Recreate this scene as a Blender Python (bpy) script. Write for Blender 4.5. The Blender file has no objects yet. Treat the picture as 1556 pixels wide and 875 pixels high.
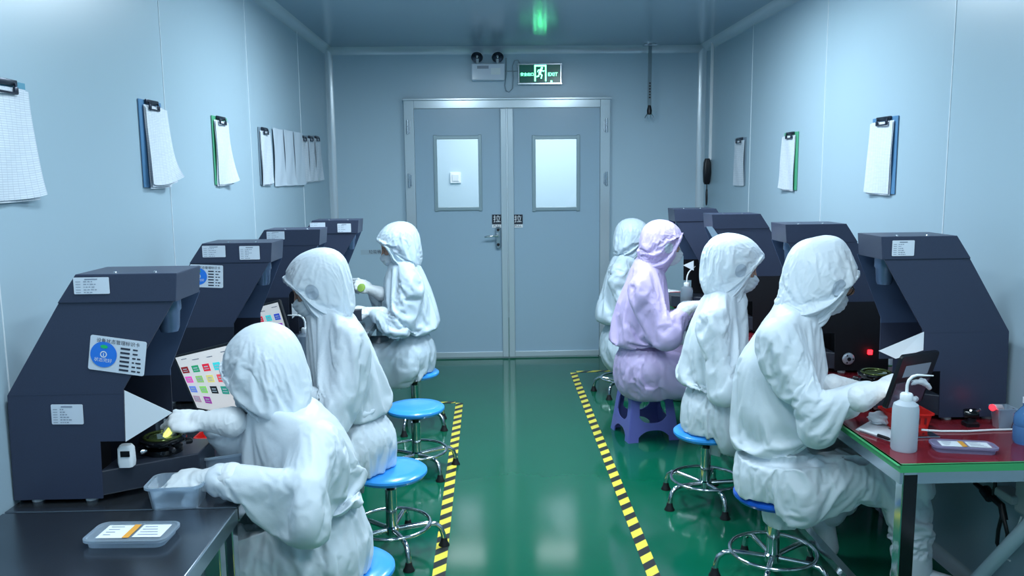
import bpy, bmesh, math, random
import numpy as np
from mathutils import Vector, Matrix
random.seed(7)
SC = bpy.context.scene
COL = SC.collection
PI = math.pi
rad = math.radians

# ------------------------------------------------------------------ camera
F, W, H = 1250.0, 1556.0, 875.0
CH = 1.5
_y, _p, _r = rad(1.74), rad(-7.85), rad(0.6)
cf = np.array([math.sin(_y)*math.cos(_p), math.cos(_y)*math.cos(_p), math.sin(_p)])
r0 = np.array([math.cos(_y), -math.sin(_y), 0]); u0 = np.cross(r0, cf)
cr = r0*math.cos(_r) - u0*math.sin(_r); cu = r0*math.sin(_r) + u0*math.cos(_r)
O = np.array([0, 0, CH])
def ray(px, py): return cf + cr*(px-W/2)/F - cu*(py-H/2)/F
def aY(px, py, y): d = ray(px, py); return Vector(O + d*(y/d[1]))      # photo measurement -> metres, on the plane Y=y
def aX(px, py, x): d = ray(px, py); return Vector(O + d*(x/d[0]))
def aZ(px, py, z): d = ray(px, py); return Vector(O + d*((z-CH)/d[2]))
cam = bpy.data.cameras.new('camera'); co = bpy.data.objects.new('camera', cam); COL.objects.link(co)
cam.sensor_width = 36; cam.lens = F/W*36; cam.clip_start = 0.05; cam.clip_end = 60
M = Matrix(((cr[0], cu[0], -cf[0], O[0]), (cr[1], cu[1], -cf[1], O[1]), (cr[2], cu[2], -cf[2], O[2]), (0, 0, 0, 1)))
co.matrix_world = M
SC.camera = co

# ------------------------------------------------------------------ materials
def lin(c):
    c = [x/255 for x in c]
    return tuple(x/12.92 if x <= .04045 else ((x+.055)/1.055)**2.4 for x in c) + (1,)
MATS = {}
def mat(name, rgb, rough=.5, metal=0, spec=.5, trans=0, alpha=1, emit=None, es=0, noise=None, bump=None, coat=0, ior=1.45, sheen=0):
    if name in MATS: return MATS[name]
    m = bpy.data.materials.new(name); m.use_nodes = True
    nt = m.node_tree; b = nt.nodes['Principled BSDF']
    col = lin(rgb)
    b.inputs['Base Color'].default_value = col
    b.inputs['Roughness'].default_value = rough
    b.inputs['Metallic'].default_value = metal
    b.inputs['Specular IOR Level'].default_value = spec
    b.inputs['Transmission Weight'].default_value = trans
    b.inputs['Alpha'].default_value = alpha
    b.inputs['IOR'].default_value = ior
    b.inputs['Coat Weight'].default_value = coat
    b.inputs['Sheen Weight'].default_value = sheen
    if emit: b.inputs['Emission Color'].default_value = lin(emit); b.inputs['Emission Strength'].default_value = es
    tc = nt.nodes.new('ShaderNodeTexCoord')
    if noise:                                   # (scale, amount, detail) mottling of the base colour
        n = nt.nodes.new('ShaderNodeTexNoise'); n.inputs['Scale'].default_value = noise[0]; n.inputs['Detail'].default_value = noise[2]
        nt.links.new(tc.outputs['Object'], n.inputs['Vector'])
        mx = nt.nodes.new('ShaderNodeMix'); mx.data_type = 'RGBA'
        k = noise[1]
        mx.inputs['A'].default_value = tuple(x*(1-k) for x in col[:3]) + (1,)
        mx.inputs['B'].default_value = tuple(min(1, x*(1+k)) for x in col[:3]) + (1,)
        nt.links.new(n.outputs['Fac'], mx.inputs['Factor']); nt.links.new(mx.outputs['Result'], b.inputs['Base Color'])
    if bump:                                    # (scale, strength, distance)
        n = nt.nodes.new('ShaderNodeTexNoise'); n.inputs['Scale'].default_value = bump[0]; n.inputs['Detail'].default_value = 3
        nt.links.new(tc.outputs['Object'], n.inputs['Vector'])
        bp = nt.nodes.new('ShaderNodeBump'); bp.inputs['Strength'].default_value = bump[1]; bp.inputs['Distance'].default_value = bump[2]
        nt.links.new(n.outputs['Fac'], bp.inputs['Height']); nt.links.new(bp.outputs['Normal'], b.inputs['Normal'])
    MATS[name] = m
    return m
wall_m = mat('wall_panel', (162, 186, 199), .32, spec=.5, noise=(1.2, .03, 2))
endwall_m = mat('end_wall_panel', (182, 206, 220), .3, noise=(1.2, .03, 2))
ceil_m = mat('ceiling_panel', (150, 172, 188), .18, spec=.9, noise=(1, .04, 2))
trim_m = mat('aluminium_trim', (205, 218, 226), .22, metal=.25)
seam_m = mat('seam_strip', (222, 232, 238), .25)
door_m = mat('door_paint', (162, 188, 206), .28)
frame_m = mat('door_frame', (200, 214, 222), .2, metal=.3)
glass_m = mat('clear_glass', (248, 251, 253), .02, trans=1, ior=1.3)
corr_m = mat('corridor_wall', (205, 225, 235), .6)
chrome = mat('chrome', (205, 212, 216), .12, metal=1)
steel = mat('brushed_steel', (110, 118, 128), .24, metal=.9, noise=(9, .1, 3))
steel_l = mat('bright_steel', (190, 198, 205), .2, metal=.95)
rubber = mat('black_rubber', (22, 24, 28), .6)
blackp = mat('black_plastic', (20, 22, 28), .35)
blackg = mat('black_gloss', (14, 16, 20), .12)
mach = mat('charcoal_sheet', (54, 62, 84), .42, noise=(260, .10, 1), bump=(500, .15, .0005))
mach_shade = mat('charcoal_sheet_shaded', (30, 36, 52), .5)  # same charcoal sheet with shade put into the colour
mach_lit = mat('charcoal_sheet_lit', (74, 92, 124), .5)  # same charcoal sheet, paler to paint in light on the inner face
black_in = mat('matt_black', (12, 14, 22), .7)  # inner panels; also painted shade on lower sides of farther right hoods
white_p = mat('white_plastic', (236, 241, 244), .35)
paper = mat('white_paper', (232, 238, 244), .7)
paper_l = mat('label_paper', (222, 230, 240), .5)
ink = mat('dark_ink', (50, 56, 72), .6)
ink_l = mat('pale_ink', (140, 150, 168), .6)
blue_seat = mat('blue_seat', (64, 166, 250), .28, coat=.3)
blue_seat_d = mat('dark_blue_seat', (28, 92, 200), .25, coat=.4)
purple_p = mat('purple_plastic', (112, 116, 196), .35)
red_p = mat('red_plastic', (226, 40, 34), .4)
frost = mat('frosted_plastic', (205, 222, 236), .35, trans=.75, ior=1.2)
frost_w = mat('milky_plastic', (214, 226, 236), .4, trans=.35, ior=1.3)
red_top = mat('dark_red_laminate', (120, 34, 44), .14, spec=.6, noise=(3, .12, 3))
green_edge = mat('green_edge', (66, 168, 104), .3)
yellow_g = mat('yellow_lens', (214, 240, 110), .1, trans=.4, emit=(214, 245, 110), es=.5)
skin = mat('skin', (196, 150, 128), .55)
eye_m = mat('dark_eye', (30, 24, 24), .3)
hair_m = mat('dark_hair', (26, 24, 26), .6)
cap_blue = mat('blue_cap', (70, 100, 190), .7)
mask_m = mat('mask_fabric', (214, 224, 232), .8)
glove_m = mat('glove_latex', (226, 232, 236), .45, bump=(60, .3, .002))
led_red = mat('red_led', (255, 30, 40), .4, emit=(255, 30, 40), es=6)
tape_y = None

def suit_mat(name, rgb, rgb2):
    m = mat(name, rgb, .42, spec=.45, bump=(38, .25, .004), sheen=.1)
    nt = m.node_tree; b = nt.nodes['Principled BSDF']
    tc = nt.nodes.new('ShaderNodeTexCoord')
    n = nt.nodes.new('ShaderNodeTexNoise'); n.inputs['Scale'].default_value = 6
    nt.links.new(tc.outputs['Object'], n.inputs['Vector'])
    mx = nt.nodes.new('ShaderNodeMix'); mx.data_type = 'RGBA'
    mx.inputs['A'].default_value = lin(rgb); mx.inputs['B'].default_value = lin(rgb2)
    nt.links.new(n.outputs['Fac'], mx.inputs['Factor']); nt.links.new(mx.outputs['Result'], b.inputs['Base Color'])
    return m
suit_w = suit_mat('white_coverall', (226, 234, 240), (214, 226, 236))
suit_g = suit_mat('pale_coverall', (206, 220, 230), (194, 212, 224))
suit_p = suit_mat('lilac_coverall', (206, 190, 228), (194, 176, 222))
patch_m = mat('mesh_patch', (176, 190, 204), .8)

# green epoxy floor
floor_m = mat('green_epoxy', (8, 96, 70), .12, spec=.5, noise=(2.5, .10, 3), bump=(14, .06, .002))

def tape_mat():
    m = mat('hazard_tape', (236, 220, 70), .4)
    nt = m.node_tree; b = nt.nodes['Principled BSDF']
    tc = nt.nodes.new('ShaderNodeTexCoord'); sp = nt.nodes.new('ShaderNodeSeparateXYZ')
    nt.links.new(tc.outputs['Object'], sp.inputs[0])
    a = nt.nodes.new('ShaderNodeMath'); a.operation = 'MULTIPLY_ADD'; a.inputs[1].default_value = -.9
    nt.links.new(sp.outputs['X'], a.inputs[0]); nt.links.new(sp.outputs['Y'], a.inputs[2])
    s = nt.nodes.new('ShaderNodeMath'); s.operation = 'MULTIPLY'; s.inputs[1].default_value = 1/.112
    nt.links.new(a.outputs[0], s.inputs[0])
    fr = nt.nodes.new('ShaderNodeMath'); fr.operation = 'FRACT'; nt.links.new(s.outputs[0], fr.inputs[0])
    gt = nt.nodes.new('ShaderNodeMath'); gt.operation = 'GREATER_THAN'; gt.inputs[1].default_value = .52
    nt.links.new(fr.outputs[0], gt.inputs[0])
    mx = nt.nodes.new('ShaderNodeMix'); mx.data_type = 'RGBA'
    mx.inputs['A'].default_value = lin((238, 222, 78)); mx.inputs['B'].default_value = lin((40, 44, 44))
    nt.links.new(gt.outputs[0], mx.inputs['Factor']); nt.links.new(mx.outputs['Result'], b.inputs['Base Color'])
    return m
tape_m = tape_mat()

def ruled_paper():
    m = mat('ruled_sheet', (232, 238, 244), .7)
    nt = m.node_tree; b = nt.nodes['Principled BSDF']
    tc = nt.nodes.new('ShaderNodeTexCoord')
    br = nt.nodes.new('ShaderNodeTexBrick'); br.offset = 0; br.squash = 1
    br.inputs['Color1'].default_value = lin((216, 225, 233)); br.inputs['Color2'].default_value = lin((208, 218, 228))
    br.inputs['Mortar'].default_value = lin((176, 186, 200)); br.inputs['Scale'].default_value = 1
    br.inputs['Brick Width'].default_value = .11; br.inputs['Row Height'].default_value = .030; br.inputs['Mortar Size'].default_value = .0028
    nt.links.new(tc.outputs['UV'], br.inputs['Vector']); nt.links.new(br.outputs['Color'], b.inputs['Base Color'])
    return m
ruled_m = ruled_paper()

# ------------------------------------------------------------------ object helpers
WL = {}
def thing(name, label, cat, loc=(0, 0, 0), group=None, rz=0):
    o = bpy.data.objects.new(name, None); COL.objects.link(o)
    o.empty_display_size = .1
    o.location = loc; o.rotation_euler = (0, 0, rz)
    o['label'] = label; o['category'] = cat
    if group: o['group'] = group
    WL[o.name] = Vector(loc)
    return o
def tag(o, label, cat, group=None, kind=None):
    o['label'] = label; o['category'] = cat
    if group: o['group'] = group
    if kind: o['kind'] = kind
    return o
def link_mesh(name, me, m, parent=None, smooth=False):
    if m is not None: me.materials.append(m)
    o = bpy.data.objects.new(name, me); COL.objects.link(o)
    if parent is not None:
        o.parent = parent
    WL[o.name] = WL.get(parent.name, Vector()) if parent is not None else Vector()
    if smooth:
        me.polygons.foreach_set('use_smooth', [True]*len(me.polygons))
    return o
class MB:
    """collects shapes in world metres; build() links ONE mesh"""
    def __init__(s): s.bm = bmesh.new()
    def face(s, pts):
        vs = [s.bm.verts.new(Vector(p)) for p in pts]; s.bm.faces.new(vs); return s
    def box(s, c, d, rot=None, bev=0):
        r = bmesh.ops.create_cube(s.bm, size=1)
        vs = r['verts']
        for v in vs:
            v.co = Vector((v.co.x*d[0], v.co.y*d[1], v.co.z*d[2]))
        if bev:
            es = list({e for v in vs for e in v.link_edges})
            rr = bmesh.ops.bevel(s.bm, geom=es, offset=bev, segments=2, affect='EDGES', profile=.5)
            vs = list({v for f in rr['faces'] for v in f.verts} | {v for v in vs if v.is_valid})
        for v in vs:
            if rot is not None: v.co = rot @ v.co
            v.co += Vector(c)
        return s
    def prism(s, prof, a, b, f):
        """prof: 2-D outline; f(u,w,v) -> point; extruded from v=a to v=b"""
        A = [s.bm.verts.new(Vector(f(p[0], p[1], a))) for p in prof]
        B = [s.bm.verts.new(Vector(f(p[0], p[1], b))) for p in prof]
        n = len(prof)
        s.bm.faces.new(A); s.bm.faces.new(B[::-1])
        for i in range(n): s.bm.faces.new((A[i], B[i], B[(i+1) % n], A[(i+1) % n]))
        return s
    def tube(s, pts, r, seg=12, caps=True, closed=False):
        pts = [Vector(p) for p in pts]; n = len(pts)
        rr = r if isinstance(r, (list, tuple)) else [r]*n
        rings = []; nrm = None
        for i in range(n):
            if closed: t = (pts[(i+1) % n]-pts[i-1]).normalized()
            else: t = (pts[min(i+1, n-1)]-pts[max(i-1, 0)]).normalized()
            if nrm is None:
                nrm = t.cross(Vector((0, 0, 1)))
                if nrm.length < .1: nrm = t.cross(Vector((1, 0, 0)))
            nrm = (nrm-t*nrm.dot(t)).normalized(); bn = t.cross(nrm)
            rings.append([s.bm.verts.new(pts[i]+(nrm*math.cos(2*PI*k/seg)+bn*math.sin(2*PI*k/seg))*rr[i]) for k in range(seg)])
        for i in range(n if closed else n-1):
            a, b = rings[i], rings[(i+1) % n]
            for k in range(seg): s.bm.faces.new((a[k], a[(k+1) % seg], b[(k+1) % seg], b[k]))
        if caps and not closed: s.bm.faces.new(rings[0][::-1]); s.bm.faces.new(rings[-1])
        return s
    def lathe(s, prof, c, seg=32, axis=None):
        """prof: (r, h) list along axis"""
        c = Vector(c); ax = Vector(axis or (0, 0, 1)).normalized()
        e1 = ax.orthogonal().normalized(); e2 = ax.cross(e1)
        rings = []
        for r, h in prof:
            if r < 1e-6: rings.append([s.bm.verts.new(c+ax*h)])
            else: rings.append([s.bm.verts.new(c+ax*h+(e1*math.cos(2*PI*k/seg)+e2*math.sin(2*PI*k/seg))*r) for k in range(seg)])
        for a, b in zip(rings, rings[1:]):
            for k in range(seg):
                k2 = (k+1) % seg
                if len(a) == 1 and len(b) == 1: continue
                if len(a) == 1: s.bm.faces.new((a[0], b[k], b[k2]))
                elif len(b) == 1: s.bm.faces.new((a[k], a[k2], b[0]))
                else: s.bm.faces.new((a[k], a[k2], b[k2], b[k]))
        return s
    def loft(s, rings, c, rz=0, seg=6, cap0=True, cap1=True, rot=None):
        """rounded-rectangle rings (z, hx, hy, r)"""
        R = rot if rot is not None else Matrix.Rotation(rz, 3, 'Z'); c = Vector(c); out = []
        for z, hx, hy, r in rings:
            ring = []
            for q, (sx, sy) in enumerate(((1, 1), (-1, 1), (-1, -1), (1, -1))):
                for k in range(seg+1):
                    a = q*PI/2+k/seg*PI/2
                    ring.append(s.bm.verts.new(R @ Vector((sx*(hx-r)+r*math.cos(a), sy*(hy-r)+r*math.sin(a), z))+c))
            out.append(ring)
        n = len(out[0])
        for a, b in zip(out, out[1:]):
            for k in range(n): s.bm.faces.new((a[k], a[(k+1) % n], b[(k+1) % n], b[k]))
        if cap0: s.bm.faces.new(out[0][::-1])
        if cap1: s.bm.faces.new(out[-1])
        return s
    def build(s, name, m, parent=None, smooth=False, bevel=0, solid=0, kind=None, angle=40):
        bmesh.ops.recalc_face_normals(s.bm, faces=s.bm.faces[:])
        o0 = WL.get(parent.name, Vector()) if parent is not None else Vector()
        if o0.length: bmesh.ops.translate(s.bm, verts=s.bm.verts[:], vec=-o0)
        me = bpy.data.meshes.new(name); s.bm.to_mesh(me); s.bm.free()
        o = link_mesh(name, me, m, parent, False)
        if smooth:
            me.polygons.foreach_set('use_smooth', [True]*len(me.polygons))
            me.set_sharp_from_angle(angle=rad(angle))
        if solid:
            md = o.modifiers.new('s', 'SOLIDIFY'); md.thickness = solid; md.offset = 0
        if bevel:
            md = o.modifiers.new('b', 'BEVEL'); md.width = bevel; md.segments = 2; md.limit_method = 'ANGLE'
        if kind: o['kind'] = kind
        return o
def tree_copy(root, loc, label=None, rz=None, swap=None):
    c = root.copy(); COL.objects.link(c); c.location = loc; WL[c.name] = Vector(loc)
    if rz is not None: c.rotation_euler = (0, 0, rz)
    if label: c['label'] = label
    def rec(a, b):
        for ch in list(a.children):
            d = ch.copy(); COL.objects.link(d); d.parent = b
            if swap and ch.data and ch.data.materials and ch.data.materials[0] == swap[0]:
                d.data = ch.data.copy(); d.data.materials[0] = swap[1]
            rec(ch, d)
    rec(root, c)
    return c
def text_geo(s, size, origin, ex, ey, align='CENTER'):
    """text outline as (verts, faces) laid in the plane ex,ey at origin"""
    cu_ = bpy.data.curves.new('t', 'FONT'); cu_.body = s; cu_.size = size; cu_.align_x = align; cu_.align_y = 'CENTER'
    cu_.resolution_u = 3
    o = bpy.data.objects.new('t', cu_); COL.objects.link(o)
    dg = bpy.context.evaluated_depsgraph_get(); me = bpy.data.meshes.new_from_object(o.evaluated_get(dg))
    ex, ey, origin = Vector(ex).normalized(), Vector(ey).normalized(), Vector(origin)
    vs = [origin+ex*v.co.x+ey*v.co.y for v in me.vertices]; fs = [list(p.vertices) for p in me.polygons]
    bpy.data.objects.remove(o); bpy.data.curves.remove(cu_); bpy.data.meshes.remove(me)
    return vs, fs
def add_text(mb, s, size, origin, ex, ey, align='CENTER'):
    vs, fs = text_geo(s, size, origin, ex, ey, align)
    bv = [mb.bm.verts.new(v) for v in vs]
    for f in fs:
        try: mb.bm.faces.new([bv[i] for i in f])
        except ValueError: pass
def frame_quad(p0, ex, ey, x0, y0, x1, y1, n, off):
    """rectangle in a local (ex,ey) frame, lifted by off along n"""
    return [p0+ex*x0+ey*y0+n*off, p0+ex*x1+ey*y0+n*off, p0+ex*x1+ey*y1+n*off, p0+ex*x0+ey*y1+n*off]

# ------------------------------------------------------------------ room shell
XL, XR, YE, YB, HC = -1.245, 1.763, 6.70, -1.3, 2.5
def st(name, m, f, **k):
    mb = MB(); f(mb); return mb.build(name, m, kind='structure', **k)
st('floor', floor_m, lambda b: b.box(((XL+XR)/2, (YB+8.6)/2, -.05), (3.4, 8.6-YB, .1)))
st('ceiling', ceil_m, lambda b: b.box(((XL+XR)/2, (YB+8.6)/2, HC+.05), (3.4, 8.6-YB, .1)))
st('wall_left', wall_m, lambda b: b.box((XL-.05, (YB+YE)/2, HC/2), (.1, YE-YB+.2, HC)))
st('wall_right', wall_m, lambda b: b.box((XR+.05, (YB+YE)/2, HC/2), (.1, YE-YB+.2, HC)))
st('wall_front', wall_m, lambda b: b.box(((XL+XR)/2, YB-.05, HC/2), (3.2, .1, HC)))
DX0, DX1, DZ = -.640, .998, 2.10
def endw(b):
    b.box(((XL+DX0)/2-.05, YE+.05, HC/2), (DX0-XL+.1, .1, HC))
    b.box(((XR+DX1)/2+.05, YE+.05, HC/2), (XR-DX1+.1, .1, HC))
    b.box(((DX0+DX1)/2, YE+.05, (HC+DZ)/2), (DX1-DX0, .1, HC-DZ))
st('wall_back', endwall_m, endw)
# corridor beyond the doors
def corr(b):
    b.box((.25, 8.65, HC/2), (3.4, .1, HC)); b.box((-1.4, 7.7, HC/2), (.1, 1.8, HC)); b.box((1.9, 7.7, HC/2), (.1, 1.8, HC))
st('wall_corridor', corr_m, corr)
st('trim_1', seam_m, lambda b: (b.box((.98, 8.59, HC/2), (.02, .02, HC)), b.box((1.04, 8.59, HC/2), (.012, .02, HC))))
# coved aluminium trims
def cove(b, p0, p1, c1, c2, r=.055):
    p0, p1 = Vector(p0), Vector(p1); c1, c2 = Vector(c1), Vector(c2)
    A, B = [], []
    for k in range(9):
        a = k/8*PI/2
        off = c1*(r*(1-math.sin(a)))+c2*(r*(1-math.cos(a)))
        A.append(b.bm.verts.new(p0+off)); B.append(b.bm.verts.new(p1+off))
    for i in range(8): b.bm.faces.new((A[i], A[i+1], B[i+1], B[i]))
X_, Y_, Z_ = Vector((1, 0, 0)), Vector((0, 1, 0)), Vector((0, 0, 1))
st('trim_2', trim_m, lambda b: cove(b, (XL, YE, 0), (XL, YE, HC), X_, -Y_), smooth=True)
st('trim_3', trim_m, lambda b: cove(b, (XR, YE, 0), (XR, YE, HC), -X_, -Y_), smooth=True)
st('trim_4', trim_m, lambda b: cove(b, (XL, YE, HC), (XR, YE, HC), -Y_, -Z_), smooth=True)
st('trim_5', trim_m, lambda b: cove(b, (XL, YB, HC), (XL, YE, HC), X_, -Z_), smooth=True)
st('trim_6', trim_m, lambda b: cove(b, (XR, YB, HC), (XR, YE, HC), -X_, -Z_), smooth=True)
st('baseboard_left', trim_m, lambda b: cove(b, (XL, YB, 0), (XL, YE, 0), X_, Z_, .04), smooth=True)
st('baseboard_right', trim_m, lambda b: cove(b, (XR, YB, 0), (XR, YE, 0), -X_, Z_, .04), smooth=True)
n = 7
for y in (.95, 2.12, 3.31, 4.48, 5.71):
    st('trim_%d' % n, seam_m, lambda b: b.box((XL+.001, y, HC/2), (.003, .0035, HC))); n += 1
for y in (.78, 1.95, 3.125, 4.30, 5.5):
    st('trim_%d' % n, seam_m, lambda b: b.box((XR-.001, y, HC/2), (.003, .0035, HC))); n += 1

# ---- doors
FY = YE-.012
CX0, CX1 = .128, .215
def dframe(b):
    w = .078
    b.box((DX0+w/2, YE-.01, DZ/2), (w, .10, DZ), bev=.004); b.box((DX1-w/2, YE-.01, DZ/2), (w, .10, DZ), bev=.004)
    b.box(((DX0+DX1)/2, YE-.01, DZ-w/2), (DX1-DX0-2*w, .10, w), bev=.004)
    b.box(((DX0+DX1)/2, YE-.02, DZ-.008), (DX1-DX0+.012, .12, .016), bev=.003)
st('trim_%d' % n, frame_m, dframe); n += 1
def leaf(nm, x0, x1, wx0, wx1, wz0, wz1, hinge_x, sgn, stile):
    mb = MB(); z0, z1 = .012, DZ-.08; Yc, T = YE-.02, .045
    mb.box(((x0+wx0)/2, Yc, (z0+z1)/2), (wx0-x0, T, z1-z0)); mb.box(((x1+wx1)/2, Yc, (z0+z1)/2), (x1-wx1, T, z1-z0))
    mb.box(((wx0+wx1)/2, Yc, (z1+wz1)/2), (wx1-wx0, T, z1-wz1)); mb.box(((wx0+wx1)/2, Yc, (z0+wz0)/2), (wx1-wx0, T, wz0-z0))
    d = mb.build(nm, door_m, kind='structure')
    f = MB(); w = .028; yy = Yc-T/2-.004
    f.box((wx0-w/2+.006, yy, (wz0+wz1)/2), (w, .02, wz1-wz0+2*w), bev=.004); f.box((wx1+w/2-.006, yy, (wz0+wz1)/2), (w, .02, wz1-wz0+2*w), bev=.004)
    f.box(((wx0+wx1)/2, yy, wz0-w/2+.006), (wx1-wx0, .02, w), bev=.004); f.box(((wx0+wx1)/2, yy, wz1+w/2-.006), (wx1-wx0, .02, w), bev=.004)
    f.build('window_frame', mat('window_rim', (150, 172, 180), .3, metal=.2), d)
    MB().box(((wx0+wx1)/2, Yc, (wz0+wz1)/2), (wx1-wx0, .006, wz1-wz0)).build('pane', glass_m, d)
    s = MB(); s.box((stile, Yc-T/2-.012, (z0+z1)/2), (.05, .03, z1-z0), bev=.006); s.build('stile', frame_m, d)
    s = MB(); s.box(((x0+x1)/2, Yc-T/2-.004, z0+.022), (x1-x0, .012, .044), bev=.003); s.build('kick_rail', frame_m, d)
    for hz in (1.88, 1.46, .35):
        h = MB(); h.tube([(hinge_x, YE-.07, hz-.055), (hinge_x, YE-.07, hz-.002)], .010); h.tube([(hinge_x, YE-.07, hz+.002), (hinge_x, YE-.07, hz+.055)], .009)
        h.box((hinge_x+sgn*.012, YE-.062, hz), (.02, .004, .09)); h.build('hinge', steel_l, d, smooth=True)
    return d
w1, w1b = aY(663, 211, YE), aY(729, 315, YE); w2, w2b = aY(812, 211, YE), aY(876, 315, YE)
d1 = leaf('door_1', DX0+.08, .172, w1.x, w1b.x, w1b.z, w1.z, DX0+.03, 1, .146)
d2 = leaf('door_2', .176, DX1-.08, w2.x, w2b.x, w2b.z, w2.z, DX1-.03, -1, .200)
hp = aY(757, 361, YE-.06)
hb = MB(); hb.loft([(0, .020, .088, .019), (.008, .020, .088, .019), (.014, .014, .082, .013)], (hp.x, YE-.068, hp.z), rot=Matrix(((1, 0, 0), (0, 0, -1), (0, 1, 0))))
hd = hb.build('door_handle', steel_l, d1, smooth=True)
lv = MB(); q = Vector((hp.x, YE-.085, hp.z+.02)); lv.tube([q+Y_*.02, q-Y_*.03], .009)
lv.tube([q-Y_*.03, q-Y_*.034-X_*.03-Z_*.002, q-Y_*.034-X_*.07-Z_*.004, q-Y_*.03-X_*.11-Z_*.010], [.009, .008, .008, .006]); lv.build('lever', chrome, hd, smooth=True)
kh = MB(); kh.lathe([(0, .004), (.012, .004), (.012, 0)], (hp.x, YE-.083, hp.z+.065), axis=(0, -1, 0)); kh.lathe([(0, .004), (.012, .004), (.012, 0)], (hp.x, YE-.083, hp.z-.055), axis=(0, -1, 0)); kh.build('keyhole_disc', blackp, hd)
navy = mat('sign_navy', (38, 46, 60), .4); white_e = mat('sign_white', (235, 240, 244), .5)
for px, side in ((755, 'left'), (787, 'right')):
    t = aY(px, 334, YE-.05); s = thing('pull_sign', 'small dark square pull sign on the %s door leaf, %s' % (side, 'above the lever handle' if side == 'left' else 'with no handle under it'), 'sign', (t.x, YE-.046, t.z), 'pull signs on the door')
    y0 = YE-.047
    MB().box((t.x, y0, t.z+.004), (.078, .004, .078)).build('sign_plate', navy, s)
    MB().box((t.x, y0, t.z-.05), (.078, .004, .026)).build('sign_strip', white_e, s)
    b = MB(); add_text(b, '拉', .062, (t.x, y0-.003, t.z+.004), X_, Z_); b.build('character', white_e, s)
    b = MB(); add_text(b, 'PULL', .026, (t.x, y0-.003, t.z-.05), X_, Z_); b.build('lettering', ink, s)
# switch in the corridor
t = aY(692, 270, 8.55); s = thing('light_switch', 'white square switch plate on corridor wall seen through the left door window', 'switch', (t.x, 8.58, t.z))
MB().box((t.x, 8.59, t.z), (.11, .02, .11), bev=.004).build('switch_plate', mat('switch_white', (250, 252, 255), .4), s)
MB().box((t.x, 8.578, t.z), (.07, .01, .07), bev=.003).build('rocker', white_p, s)

# ---- exit sign
EY = YE-.03
a, b_ = aY(788, 98, EY), aY(852, 127, EY); cx, cz = (a.x+b_.x)/2, (a.z+b_.z)/2; hw, hh = (b_.x-a.x)/2, (a.z-b_.z)/2
s = thing('exit_sign', 'green lit exit sign with running figure above the doors', 'exit sign', (cx, YE, cz))
MB().box((cx, EY+.012, cz), (2*hw, .034, 2*hh)).build('panel', mat('exit_green', (16, 70, 66), .2, emit=(20, 100, 90), es=.25), s)
f = MB()
for (x, z, w, h) in ((cx, cz+hh, 2*hw+.02, .012), (cx, cz-hh, 2*hw+.02, .014), (cx-hw, cz, .010, 2*hh), (cx+hw, cz, .010, 2*hh)): f.box((x, EY, z), (w, .04, h), bev=.002)
f.build('frame', steel_l, s)
glow = mat('exit_glow', (130, 255, 200), .5, emit=(110, 255, 190), es=5.5)
ey = EY-.0068
g = MB(); add_text(g, '安全出口', .027, (cx-hw*.60, ey, cz-.004), X_, Z_); add_text(g, 'EXIT', .038, (cx+hw*.62, ey, cz-.004), X_, Z_); g.build('lettering', glow, s)
g = MB(); fx, fw, fh = cx+.005, .042, .062
for (x, z, w, h) in ((fx-fw, cz+.006, .010, 2*fh), (fx+fw, cz+.006, .010, 2*fh), (fx, cz+.006+fh-.005, 2*fw, .010)): g.box((x, ey, z), (w, .003, h))
def stroke(b, pts, r):
    for p, q in zip(pts, pts[1:]):
        d = Vector((q[0]-p[0], 0, q[1]-p[1])); L = d.length; d.normalize(); nn = Vector((-d.z, 0, d.x))*r
        P = Vector((fx+p[0], ey-.001, cz+p[1])); Q = Vector((fx+q[0], ey-.001, cz+q[1]))
        b.face([P-nn-d*r*.4, Q-nn+d*r*.4, Q+nn+d*r*.4, P+nn-d*r*.4])
g.lathe([(0, .001), (.0085, .001), (.0085, 0)], (fx+.012, ey, cz+.046), axis=(0, -1, 0), seg=12)
stroke(g, [(.006, .034), (-.006, .004)], .009)
stroke(g, [(.008, .030), (.022, .020), (.030, .026)], .0035); stroke(g, [(.0, .030), (-.016, .030), (-.022, .016)], .0035)
stroke(g, [(-.004, .004), (.012, -.010), (.006, -.034)], .0045); stroke(g, [(-.008, .004), (-.014, -.016), (-.030, -.020)], .0045)
g.build('running_figure', glow, s)
MB().box((cx+hw*.55, ey, cz-hh+.018), (.014, .003, .012)).build('indicator', glow, s)
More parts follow.
